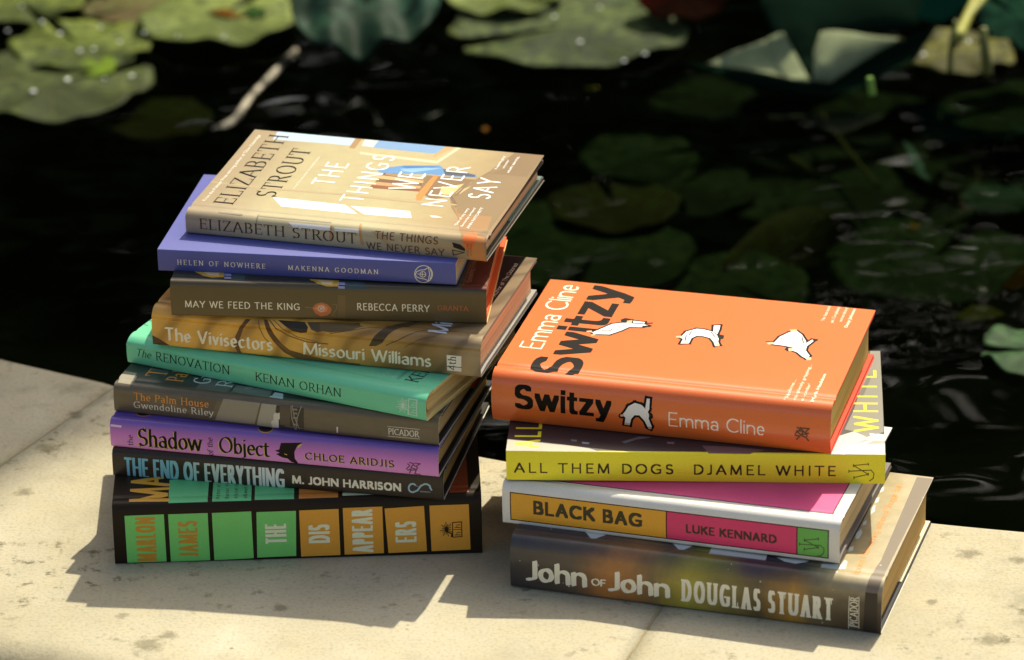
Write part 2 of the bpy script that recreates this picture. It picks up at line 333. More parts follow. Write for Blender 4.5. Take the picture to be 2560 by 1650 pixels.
# ------------------------------------------------------------------ book builder
class Jacket:
    def __init__(s, Wd, D, T, kind, b, r, groove, lift=0.0, low=.3):
        s.W, s.D, s.T = Wd, D, T
        s.P, s.v = profile(kind, D, T, b, r, groove, low); s.lift = lift
        d = np.gradient(s.P, s.v, axis=0); nrm = np.stack([-d[:, 1], d[:, 0]], 1)
        s.N = nrm / np.linalg.norm(nrm, axis=1)[:, None]
        s.verts, s.nor, s.uvs, s.faces, s.mi, s.mats, s.lay = [], [], [], [], [], [], 0
    def at(s, u, v, off=0.0):
        y = np.interp(v, s.v, s.P[:, 0]); z = np.interp(v, s.v, s.P[:, 1])
        ny = np.interp(v, s.v, s.N[:, 0]); nz = np.interp(v, s.v, s.N[:, 1]); l = math.hypot(ny, nz)
        ny /= l; nz /= l
        if s.lift and z > s.T*.5:
            k = max(0, (y - .012) / s.D); z += s.lift * k * k
        return (u, y + ny*off, z + nz*off), (0, ny, nz)
    def slot(s, m):
        if m not in s.mats: s.mats.append(m)
        return s.mats.index(m)
    def sheet(s, m, medge, thick=.0004, nu=16):
        us = np.linspace(0, s.W, nu+1)
        vs = []
        for a, b in zip(s.v, s.v[1:]):
            k = max(1, int((b-a)/.02)); vs += [a + (b-a)*i/k for i in range(k)]
        vs.append(s.v[-1]); s.vs = vs; nv = len(vs)
        for off, sgn in ((0, 1), (-thick, -1)):
            base = len(s.verts)
            for u in us:
                for v in vs:
                    p, n = s.at(u, v, off); s.verts.append(p); s.nor.append(tuple(sgn*c for c in n)); s.uvs.append((u, v))
            for i in range(nu):
                for j in range(nv-1):
                    a, b_, c, d = base+i*nv+j, base+(i+1)*nv+j, base+(i+1)*nv+j+1, base+i*nv+j+1
                    s.faces.append([a, b_, c, d] if sgn > 0 else [a, d, c, b_]); s.mi.append(s.slot(m) if sgn > 0 else s.slot(medge))
        N = (nu+1)*nv
        def rim(idx, flip, n):
            for a, b_ in zip(idx, idx[1:]):
                q = [s.verts[a], s.verts[b_], s.verts[b_+N], s.verts[a+N]]; k = len(s.verts)
                s.verts += q; s.nor += [n]*4; s.uvs += [s.uvs[a], s.uvs[b_], s.uvs[b_], s.uvs[a]]
                s.faces.append([k, k+1, k+2, k+3] if not flip else [k+3, k+2, k+1, k]); s.mi.append(s.slot(medge))
        rim([j for j in range(nv)], False, (-1, 0, 0)); rim([nu*nv+j for j in range(nv)], True, (1, 0, 0))
        rim([i*nv for i in range(nu+1)], True, (0, 1, 0)); rim([i*nv+nv-1 for i in range(nu+1)], False, (0, 1, 0))
    def add(s, VF, m, place=None, layer=None):
        """print a flat shape on the jacket"""
        V, F = VF
        if not F: return
        if place:
            (u0, v0), ang = place; c, sn = math.cos(ang), math.sin(ang)
            V = [(u0 + x*c - y*sn, v0 + x*sn + y*c) for x, y in V]
        bm = bmesh.new(); bv = [bm.verts.new((x, y, 0)) for x, y in V]
        for f in F:
            try: bm.faces.new([bv[i] for i in f])
            except ValueError: pass
        def geo(): return bm.verts[:] + bm.edges[:] + bm.faces[:]
        e = 2e-5
        for co, no in (((e, 0, 0), (-1, 0, 0)), ((s.W-e, 0, 0), (1, 0, 0)), ((0, s.v[0]+e, 0), (0, -1, 0)), ((0, s.v[-1]-e, 0), (0, 1, 0))):
            bmesh.ops.bisect_plane(bm, geom=geo(), dist=1e-9, plane_co=co, plane_no=no, clear_outer=True)
        if bm.verts:
            lo = min(v.co.y for v in bm.verts); hi = max(v.co.y for v in bm.verts)
            for v in s.vs:
                if lo < v < hi: bmesh.ops.bisect_plane(bm, geom=geo(), dist=1e-9, plane_co=(0, v, 0), plane_no=(0, 1, 0))
        s.lay += 1
        off = .00003 + .000003 * (s.lay if layer is None else layer)
        base = len(s.verts); bm.verts.index_update()
        for v in bm.verts:
            p, n = s.at(v.co.x, v.co.y, off); s.verts.append(p); s.nor.append(n); s.uvs.append((v.co.x, v.co.y))
        k = s.slot(m)
        for f in bm.faces:
            idx = [v.index + base for v in f.verts]
            s.faces.append(idx if f.normal.z > 0 else idx[::-1]); s.mi.append(k)
        bm.free()
    def build(s, name, parent):
        me = bpy.data.meshes.new(name); me.from_pydata(s.verts, [], s.faces); me.update()
        me.polygons.foreach_set('use_smooth', [True]*len(me.polygons)); me.polygons.foreach_set('material_index', s.mi)
        uvl = me.uv_layers.new(name='print'); li = np.empty(len(me.loops), int); me.loops.foreach_get('vertex_index', li)
        uvl.data.foreach_set('uv', np.array(s.uvs)[li].ravel())
        me.normals_split_custom_set_from_vertices(s.nor)
        o = link(name, me, parent, s.mats); return o

def extrude_section(sec, x0, x1):
    n = len(sec); v = [(x0, y, z) for y, z in sec] + [(x1, y, z) for y, z in sec]
    f = [[i, (i+1) % n, n+(i+1) % n, n+i] for i in range(n)]
    return v, f + [list(range(n))[::-1], [n+i for i in range(n)]]
def pages_mat(c, lines=900, var=.35):
    t = NT('page_edges'); o = t.obj()
    w = t.noise(t.mapping(o, (6, 6, 760)), 1.0, 2, .7)
    g = t.noise(t.mapping(o, (4, 4, 420)), 1.0, 3, .7)
    k = t.math('MULTIPLY_ADD', w, var*1.9, 1 - var*1.15); k = t.math('MULTIPLY', k, t.math('MULTIPLY_ADD', g, 1.1, .45))
    v = t.n('ShaderNodeCombineColor'); [t.l(k, v.inputs[i]) for i in range(3)]
    t.color(t.mix(1.0, c, v.outputs[0], 'MULTIPLY')); t.rough(.85, .2); t.bump(w, .5, .0003)
    return t.m
def cloth_mat(c, rough=.7):
    t = NT('board_cloth'); o = t.obj(); n = t.noise(o, 700, 3, .7)
    t.color(t.mix(n, [x*.75 for x in c], [min(1, x*1.2) for x in c])); t.rough(rough, .3); t.bump(n, .25, .0002); return t.m

def build_book(bk):
    """one book: jacket or cover with its printing, boards, flaps and page block, under one Empty"""
    Wd, D, T = bk['dim']; o, ex, ey, ez = frame_of(bk['pose'])
    root = bpy.data.objects.new(bk['name'], None); COL.objects.link(root)
    root.matrix_world = Matrix(((ex[0], ey[0], ez[0], o[0]), (ex[1], ey[1], ez[1], o[1]), (ex[2], ey[2], ez[2], o[2]), (0, 0, 0, 1)))
    root.empty_display_size = .02
    tag(root, bk['label'], 'book', bk['group'])
    hard = bk['kind'] == 'hard'
    J = Jacket(Wd, D, T, bk['kind'], bk['b'], bk['r'], bk['groove'], bk.get('lift', 0), bk.get('low', .3))
    J.sheet(bk['base'], ink(bk.get('edge', (.62, .58, .50))), .0004 if hard else .0005)
    for it in bk['art']:
        k = it[0]; m = it[1] if not isinstance(it[1], tuple) else ink(it[1])
        if k == 'poly': J.add(poly_art(it[2]), m)
        elif k == 'line': J.add(line_art(it[2], it[3], it[4] if len(it) > 4 else False), m)
        elif k == 'pen': J.add(pen_text(it[2], it[3], it[6], it[7]), m, (it[4], it[5]), layer=it[8] if len(it) > 8 else None)
        elif k == 'sans': J.add(sans_text(it[2], it[6], it[7], it[3]), m, (it[4], it[5]), layer=it[8] if len(it) > 8 else None)
    J.build('dust_jacket' if hard else 'paper_cover', root)
    pm = pages_mat(bk.get('pages', (.62, .52, .36)))
    if hard:
        # case: boards and spine strip in one folded piece
        P = J.P; N = J.N
        outer = [tuple(p - n*.0006) for p, n in zip(P, N)]
        inner = []
        for p, n in zip(P, N):
            t = .0028 if p[0] > .010 else .0016
            inner.append(tuple(p - n*t))
        sec = outer + inner[::-1]
        n = len(outer); x0, x1 = .0006, Wd - .0006
        V = [(x0, y, z) for y, z in sec] + [(x1, y, z) for y, z in sec]; m2 = len(sec); F = []
        for i in range(m2): F.append([i, (i+1) % m2, m2+(i+1) % m2, m2+i])
        for i in range(n-1):
            a, b_, c, d = i, i+1, m2-2-i, m2-1-i
            F.append([a, d, c, b_]); F.append([m2+a, m2+b_, m2+c, m2+d])
        me = mesh_from('case_boards', V, F, False); bm = bmesh.new(); bm.from_mesh(me); bmesh.ops.recalc_face_normals(bm, faces=bm.faces); bm.to_mesh(me); bm.free()
        link('case_boards', me, root, [cloth_mat(bk['board'])])
        ins = .0035; z0, z1 = .0031, T - .0031
        yb = bk['b'] + .0045
        nP = 9; sec = [(yb + .002 - .0022*(1 - (2*i/(nP-1) - 1)**2), z0 + (z1-z0)*i/(nP-1)) for i in range(nP)]
        yf = D - .004
        sec += [(yf - .0015*(1 - (2*i/(nP-1) - 1)**2), z1 - (z1-z0)*i/(nP-1)) for i in range(nP)]
        v, f = extrude_section(sec, ins, Wd - ins)
        link('page_block', mesh_from('page_block', v, f, False), root, [pm])
        for fl in bk.get('flaps', ()):
            # the jacket's turned-in flap, lying against the inside of its board
            z, c, ln, th = fl
            zz = T - .0029 - th if z == 'front' else .0029
            sec = [(D - ln, zz), (D - .001, zz), (D - .001, zz + th), (D - ln, zz + th)]
            v, f = extrude_section(sec, .0012, Wd - .0012)
            link('jacket_flap', mesh_from('jacket_flap', v, f, False), root, [ink(c, .5)])
    else:
        sec = [(.0007, .0006), (D - .0006, .0006), (D - .0006, T - .0006), (.0007, T - .0006)]
        v, f = extrude_section(sec, .0005, Wd - .0005)
        link('page_block', mesh_from('page_block', v, f, False), root, [pm])
    return root

# ------------------------------------------------------------------ printed grounds that change across a jacket
def dim_noise(t, o, c, amt=.25, sc=45):
    k = t.math('MULTIPLY_ADD', t.noise(o, sc, 4, .6), amt*2, 1-amt)
    k = t.math('MULTIPLY', k, t.math('MULTIPLY_ADD', t.noise(o, 900, 2), .16, .92))
    v = t.n('ShaderNodeCombineColor'); [t.l(k, v.inputs[i]) for i in range(3)]
    return t.mix(1.0, c, v.outputs[0], 'MULTIPLY')
def coated(c):
    t = NT('laminated_orange'); o = t.uv()
    t.color(dim_noise(t, o, c, .05, 30)); t.rough(.34, .5)
    t.b.inputs['Coat Weight'].default_value = .6; t.b.inputs['Coat Roughness'].default_value = .16; return t.m
def purple_mat():
    t = NT('purple_pink_print'); o = t.uv(); s = t.sep(o)
    c = t.ramp(t.math('DIVIDE', s[1], .030), [(.0, srgb(232,150,214)), (.30, srgb(206,120,200)), (.62, srgb(112,84,168)), (1, srgb(92,70,160))])
    t.color(dim_noise(t, o, c, .08)); t.rough(.32); return t.m
def palm_mat():
    t = NT('grey_photo_print'); o = t.uv(); s = t.sep(o)
    c = t.ramp(s[1], [(0, srgb(102,88,66)), (.018, srgb(104,92,74)), (.026, srgb(60,64,60)), (.05, srgb(44,52,50))])
    t.color(dim_noise(t, t.mapping(o, (1,2.5,1)), c, .35, 60)); t.rough(.34); return t.m
def ochre_mat():
    t = NT('ochre_drapery_print'); o = t.uv(); s = t.sep(o)
    c = t.ramp(t.math('DIVIDE', s[0], .222), [(0, srgb(226,172,82)), (.42, srgb(226,170,76)), (.66, srgb(186,140,70)), (.86, srgb(142,110,68)), (1, srgb(160,140,110))])
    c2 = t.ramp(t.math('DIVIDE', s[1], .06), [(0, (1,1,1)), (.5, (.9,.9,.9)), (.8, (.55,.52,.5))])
    w = t.n('ShaderNodeTexWave', Scale=13.0, Distortion=9.0, Detail=2.0); w.inputs['Detail Scale'].default_value = .6; t.l(t.mapping(o, (1, 1.6, 1), (.03, .01, 0), (0, 0, .5)), w.inputs['Vector'])
    c = t.mix(1, c, t.ramp(w.outputs['Fac'], [(.0, (.62,.58,.52)), (.30, (.95,.93,.9)), (.75, (1.05,1.04,1.0)), (1, (1.15,1.12,1.05))]), 'MULTIPLY')
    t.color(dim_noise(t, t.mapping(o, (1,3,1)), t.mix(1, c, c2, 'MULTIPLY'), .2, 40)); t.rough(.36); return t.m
def brown_mat():
    t = NT('dark_brown_print'); o = t.uv(); s = t.sep(o)
    c = t.ramp(s[1], [(0, srgb(102,84,52)), (.020, srgb(94,78,50)), (.027, srgb(56,54,44)), (.05, srgb(40,44,42))])
    t.color(dim_noise(t, o, c, .12)); t.rough(.30); return t.m
def plaster_mat():
    t = NT('painted_interior_print'); o = t.uv(); s = t.sep(o)
    c = t.ramp(t.math('DIVIDE', s[0], .204), [(0, srgb(154,135,108)), (.13, srgb(162,145,116)), (.25, srgb(176,163,128)), (.6, srgb(178,166,130)), (.8, srgb(168,147,110)), (1, srgb(146,122,92))])
    c2 = t.ramp(s[1], [(0, (1.02,1.05,1.12)), (.016, (1.10,1.12,1.2)), (.030, (1.04,1.04,1.06)), (.06, (1,1,1))])
    t.color(dim_noise(t, o, t.mix(1, c, c2, 'MULTIPLY'), .14, 70)); t.rough(.36); return t.m
def night_mat():
    t = NT('night_scene_print'); o = t.uv(); s = t.sep(o)
    n = t.noise(t.mapping(o, (1, .45, 1)), 26, 4, .6, .6)
    x = t.math('MULTIPLY_ADD', t.math('SUBTRACT', n, .5), .16, t.math('DIVIDE', s[0], .24))
    lo = t.ramp(x, [(0, srgb(58,54,54)), (.16, srgb(84,72,60)), (.30, srgb(174,114,58)), (.38, srgb(116,94,60)), (.49, srgb(168,156,60)), (.57, srgb(132,120,60)), (.68, srgb(96,80,50)), (.77, srgb(176,130,52)), (.83, srgb(112,94,64)), (1, srgb(70,58,46))])
    hi = t.ramp(x, [(0, srgb(60,58,66)), (.22, srgb(70,62,62)), (.34, srgb(128,92,62)), (.42, srgb(76,70,62)), (.54, srgb(110,112,44)), (.64, srgb(66,50,66)), (.78, srgb(52,54,58)), (.88, srgb(160,146,112)), (1, srgb(176,164,140))])
    f = t.ramp(t.math('MULTIPLY_ADD', t.noise(o, 40, 3), .016, t.math('SUBTRACT', s[1], .008)), [(.020, (0,0,0)), (.036, (1,1,1))])
    t.color(dim_noise(t, o, t.mix(1, t.mix(f, lo, hi), (1.08,1.06,1.03), 'MULTIPLY'), .32, 90)); t.rough(.3); return t.m
def grad_blue():
    t = NT('blue_to_white_ink'); o = t.uv(); s = t.sep(o)
    c = t.ramp(t.math('DIVIDE', s[0], .105), [(.05, srgb(120,190,214)), (.4, srgb(126,196,206)), (.62, srgb(196,214,206)), (1, srgb(222,224,224))])
    t.color(dim_noise(t, t.mapping(o, (3, 1, 1)), c, .2, 150)); t.rough(.38); return t.m
GRAD_BLUE = grad_blue()
# ------------------------------------------------------------------ the books: measured pose, make-up and printing (metres on the unrolled jacket)

BOOKS = []
BOOKS.append(dict(name='hardback_book', kind='hard', dim=(0.2375,0.1620,0.0425), pose=(-0.2588,0.5600,0.0310,0.0000,-0.0001,0.0003), b=0.001, r=0.006, groove=0.001,
  label='thick black book with green and orange squares at the bottom of the taller pile', group='books stacked on the pond edge, taller pile', base=ink(srgb(42,34,24),.36), board=srgb(24,22,24), pages=srgb(176,140,84),
  art=[
   ('poly',srgb(124,212,112),[(0.00778,0.03467),(0.03305,0.03494),(0.03325,0.00082),(0.00795,0.00064)]),
   ('poly',srgb(124,212,112),[(0.03580,0.03485),(0.06116,0.03494),(0.06134,0.00081),(0.03599,0.00036)]),
   ('poly',srgb(124,212,112),[(0.06391,0.03485),(0.08921,0.03521),(0.08955,0.00145),(0.06410,0.00067)]),
   ('poly',srgb(124,212,112),[(0.09252,0.03456),(0.11791,0.03465),(0.11702,0.00214),(0.09183,0.00176)]),
   ('poly',srgb(236,164,60),[(0.12002,0.03485),(0.14535,0.03512),(0.14557,0.00183),(0.12020,0.00155)]),
   ('poly',srgb(236,164,60),[(0.14812,0.03558),(0.17354,0.03585),(0.17373,0.00230),(0.14835,0.00202)]),
   ('poly',srgb(236,164,60),[(0.17501,0.03443),(0.20038,0.03544),(0.20164,0.00278),(0.17667,0.00220)]),
   ('poly',srgb(236,164,60),[(0.20390,0.03550),(0.22926,0.03569),(0.22982,0.00306),(0.20459,0.00268)]),
   ('pen',srgb(206,150,54),'MARLON','condw',(0.02719,0.00108),1.5708,0.03268,0.01272),
   ('pen',srgb(206,150,54),'JAMES','condw',(0.05401,0.00363),1.5708,0.02651,0.01231),
   ('pen',srgb(240,238,202),'THE','condw',(0.11124,0.01120),1.5708,0.01504,0.01360),
   ('pen',srgb(240,238,202),'DIS','condw',(0.13915,0.01064),1.5708,0.01420,0.01366),
   ('pen',srgb(240,238,202),'APPEAR','condw',(0.16705,0.00282),1.5708,0.03186,0.01344),
   ('pen',srgb(240,238,202),'ERS','condw',(0.19509,0.00931),1.5708,0.01591,0.01360),
   ('line',srgb(40,30,20),[(0.21458,0.01829),(0.21747,0.01820)],0.00050,False),
   ('line',srgb(40,30,20),[(0.21458,0.01829),(0.21821,0.01606)],0.00050,False),
   ('line',srgb(40,30,20),[(0.21458,0.01829),(0.21646,0.01545)],0.00050,False),
   ('line',srgb(40,30,20),[(0.21458,0.01829),(0.21572,0.01332)],0.00050,False),
   ('line',srgb(40,30,20),[(0.21458,0.01829),(0.21420,0.01459)],0.00050,False),
   ('line',srgb(40,30,20),[(0.21458,0.01829),(0.21247,0.01387)],0.00050,False),
   ('line',srgb(40,30,20),[(0.21458,0.01829),(0.21219,0.01618)],0.00050,False),
   ('line',srgb(40,30,20),[(0.21458,0.01829),(0.21062,0.01735)],0.00050,False),
   ('line',srgb(40,30,20),[(0.21458,0.01829),(0.21176,0.01916)],0.00050,False),
   ('line',srgb(40,30,20),[(0.21458,0.01829),(0.21138,0.02144)],0.00050,False),
   ('line',srgb(40,30,20),[(0.21458,0.01829),(0.21319,0.02156)],0.00050,False),
   ('line',srgb(40,30,20),[(0.21458,0.01829),(0.21426,0.02344)],0.00050,False),
   ('line',srgb(40,30,20),[(0.21458,0.01829),(0.21554,0.02180)],0.00050,False),
   ('line',srgb(40,30,20),[(0.21458,0.01829),(0.21735,0.02204)],0.00050,False),
   ('line',srgb(40,30,20),[(0.21458,0.01829),(0.21725,0.01972)],0.00050,False),
   ('line',srgb(40,30,20),[(0.21438,0.01689),(0.21811,0.01487),(0.21766,0.01299)],0.00090,False),
   ('line',srgb(40,30,20),[(0.21853,0.02304),(0.22441,0.02341),(0.22437,0.01267),(0.21849,0.01249)],0.00060,True),
   ('line',srgb(40,30,20),[(0.21860,0.01797),(0.22430,0.01797)],0.00040,False),
   ('pen',srgb(40,30,20),'h','serif',(0.22353,0.01327),1.5708,0.00331,0.00378),
   ('pen',srgb(40,30,20),'h','serif',(0.22347,0.01875),1.5708,0.00320,0.00360),
   ('poly',srgb(96,190,126),[(0.03591,0.07471),(0.06161,0.07490),(0.06137,0.04237),(0.03618,0.04227)]),
   ('poly',srgb(96,190,126),[(0.06445,0.07281),(0.08949,0.07209),(0.08941,0.04238),(0.06429,0.04248)]),
   ('poly',srgb(96,190,126),[(0.09162,0.07099),(0.11691,0.07026),(0.11696,0.04262),(0.09166,0.04284)]),
   ('poly',srgb(206,130,56),[(0.12015,0.06719),(0.14533,0.06646),(0.14531,0.04295),(0.12007,0.04283)]),
   ('poly',srgb(196,206,170),[(0.14853,0.06339),(0.17420,0.06358),(0.17384,0.04444),(0.14808,0.04417)]),
   ('poly',srgb(150,66,34),[(0.21711,0.04401),(0.22942,0.04408),(0.22917,0.10226),(0.21682,0.10309)]),
   ('pen',srgb(214,156,50),'MARLON','condw',(0.03653,0.04290),1.5708,0.10776,0.02569),
   ('pen',srgb(24,50,36),'Author of the','mono',(0.06903,0.04463),1.5708,0.02976,0.00250),
   ('pen',srgb(24,50,36),'Booker Prize','mono',(0.07495,0.04462),1.5708,0.02938,0.00250),
   ('pen',srgb(24,50,36),'A Brief History','mono',(0.08075,0.04461),1.5708,0.03282,0.00250),
   ('pen',srgb(24,50,36),'of Seven Killings','mono',(0.08671,0.04475),1.5708,0.03227,0.00250)]))
BOOKS.append(dict(name='hardback_book', kind='hard', dim=(0.2206,0.1440,0.0189), pose=(-0.2614,0.6048,-0.2068,0.0419,0.0025,0.0001), b=0.0012, r=0.0035, groove=0.0006,
  label='thin brown-black book with pale blue block title, lying under the purple book', group='books stacked on the pond edge, taller pile', base=ink(srgb(50,40,32),.34), board=srgb(20,18,18), pages=srgb(196,160,96),
  art=[
   ('pen',GRAD_BLUE,'THE END OF EVERYTHING','cond',(0.00780,-0.00007),0.0000,0.10792,0.01408),
   ('pen',srgb(238,230,208),'M. JOHN HARRISON','boldcap',(0.12018,0.00423),0.0000,0.07274,0.00589),
   ('line',srgb(160,190,206),[(0.20201,0.00991),(0.20121,0.01037),(0.20030,0.01046),(0.19938,0.01016),(0.19859,0.00952),(0.19802,0.00860),(0.19774,0.00754),(0.19779,0.00646),(0.19817,0.00551),(0.19883,0.00482),(0.19967,0.00448),(0.20060,0.00453),(0.20149,0.00497),(0.20350,0.00606),(0.20573,0.00952),(0.20738,0.01048),(0.20812,0.01082),(0.20892,0.01097),(0.20972,0.01094),(0.21045,0.01073),(0.21108,0.01034),(0.21156,0.00981),(0.21185,0.00916),(0.21194,0.00845)],0.00110,False),
   ('line',srgb(160,190,206),[(0.21177,0.00881),(0.21259,0.00728)],0.00110,False),
   ('sans',srgb(160,190,206),'TAIL',0.01,(0.20189,0.00874),0.0000,0.00235,0.00080),
   ('sans',srgb(160,190,206),'SERPENTS',0.01,(0.20514,0.00496),0.0000,0.00672,0.00094)]))
BOOKS.append(dict(name='hardback_book', kind='hard', dim=(0.2207,0.1440,0.0195), pose=(-0.2622,0.6095,-0.2494,0.0606,0.0029,0.0001), b=0.0014, r=0.0035, groove=0.0006,
  label='purple to pink book with a black wolf head on its spine', group='books stacked on the pond edge, taller pile', base=purple_mat(), board=srgb(24,20,24), pages=srgb(200,164,104),
  art=[
   ('pen',srgb(214,190,80),'Shadow','flared',(0.01811,0.00152),0.0000,0.04352,0.01293),
   ('pen',srgb(214,190,80),'Object','flared',(0.07344,0.00222),0.0000,0.03395,0.01173),
   ('pen',srgb(214,190,80),'CHLOE ARIDJIS','flaredcap',(0.13130,0.00319),0.0000,0.05957,0.00520),
   ('pen',srgb(36,26,28),'Shadow','flared',(0.01861,0.00192),0.0000,0.04352,0.01293),
   ('pen',srgb(36,26,28),'Object','flared',(0.07394,0.00262),0.0000,0.03395,0.01173),
   ('pen',srgb(36,26,28),'CHLOE ARIDJIS','flaredcap',(0.13180,0.00359),0.0000,0.05957,0.00520),
   ('pen',srgb(36,26,28),'the','flared',(0.01540,0.00158),1.5708,0.00787,0.00394),
   ('pen',srgb(36,26,28),'of the','flared',(0.06985,-0.00029),1.5708,0.01319,0.00406),
   ('poly',srgb(214,190,80),[(0.12746,0.01390),(0.13051,0.01419),(0.12697,0.01071),(0.12507,0.00680),(0.12533,0.00351),(0.12771,0.00061),(0.12524,-0.00011)]),
   ('poly',srgb(36,26,28),[(0.11158,0.00797),(0.11469,0.00903),(0.11594,0.01370),(0.13050,0.01525),(0.12674,0.01250),(0.12486,0.00819),(0.12488,0.00346),(0.12683,0.00063),(0.12626,-0.00047),(0.12263,0.00056),(0.12005,0.00296),(0.11616,0.00352),(0.11233,0.00550),(0.11502,0.00672)]),
   ('line',srgb(214,190,80),[(0.11830,0.00611),(0.11951,0.00576)],0.00060,False),
   ('poly',srgb(190,110,60),[(0.02362,0.03123),(0.02380,0.03045),(0.02383,0.02967),(0.02367,0.02900),(0.02335,0.02841),(0.02289,0.02787),(0.02229,0.02742),(0.02159,0.02706),(0.02081,0.02679),(0.01997,0.02662),(0.01910,0.02654),(0.01823,0.02656),(0.01737,0.02669),(0.01657,0.02691),(0.01583,0.02722),(0.01519,0.02761),(0.01465,0.02812),(0.01423,0.02869),(0.01396,0.02930)]),
   ('poly',srgb(40,24,40),[(0.02284,0.03146),(0.02297,0.03085),(0.02298,0.03022),(0.02286,0.02961),(0.02258,0.02910),(0.02217,0.02867),(0.02166,0.02829),(0.02106,0.02797),(0.02039,0.02772),(0.01967,0.02757),(0.01892,0.02750),(0.01817,0.02751),(0.01744,0.02760),(0.01675,0.02778),(0.01612,0.02804),(0.01556,0.02838),(0.01510,0.02878),(0.01476,0.02923),(0.01451,0.02977)]),
   ('poly',srgb(190,140,60),[(0.10785,0.02781),(0.10807,0.02675),(0.10833,0.02507),(0.10859,0.02297),(0.10842,0.02177),(0.10806,0.02083),(0.10747,0.02024),(0.10677,0.01977),(0.10595,0.01949),(0.10508,0.01933),(0.10417,0.01931),(0.10327,0.01940),(0.10239,0.01962),(0.10154,0.02002),(0.10075,0.02056),(0.09999,0.02134),(0.09929,0.02240),(0.09857,0.02394),(0.09778,0.02629)]),
   ('poly',srgb(40,24,40),[(0.10726,0.02802),(0.10746,0.02709),(0.10750,0.02619),(0.10780,0.02407),(0.10774,0.02271),(0.10743,0.02179),(0.10697,0.02110),(0.10636,0.02062),(0.10564,0.02033),(0.10487,0.02016),(0.10406,0.02013),(0.10324,0.02023),(0.10243,0.02046),(0.10166,0.02081),(0.10089,0.02143),(0.10019,0.02220),(0.09952,0.02325),(0.09870,0.02520),(0.09820,0.02664)]),
   ('poly',srgb(226,200,232),[(0.00064,0.01563),(0.00810,0.01544),(0.00772,0.01397),(0.00044,0.01418)]),
   ('line',srgb(110,50,80),[(0.20045,0.00743),(0.20169,0.00615),(0.19944,0.00356)],0.00070,False),
   ('line',srgb(110,50,80),[(0.20177,0.00850),(0.20433,0.00783),(0.20250,0.00482),(0.20506,0.00414)],0.00070,False),
   ('line',srgb(110,50,80),[(0.20521,0.00838),(0.20864,0.00826),(0.20644,0.00664)],0.00070,False),
   ('line',srgb(110,50,80),[(0.20026,0.00269),(0.20246,0.00387),(0.20143,0.00080)],0.00070,False),
   ('line',srgb(110,50,80),[(0.20285,0.00296),(0.20590,0.00375),(0.20485,0.00063),(0.20826,0.00043)],0.00070,False),
   ('line',srgb(110,50,80),[(0.20430,0.00689),(0.20682,0.00527),(0.20588,0.00328)],0.00070,False)]))
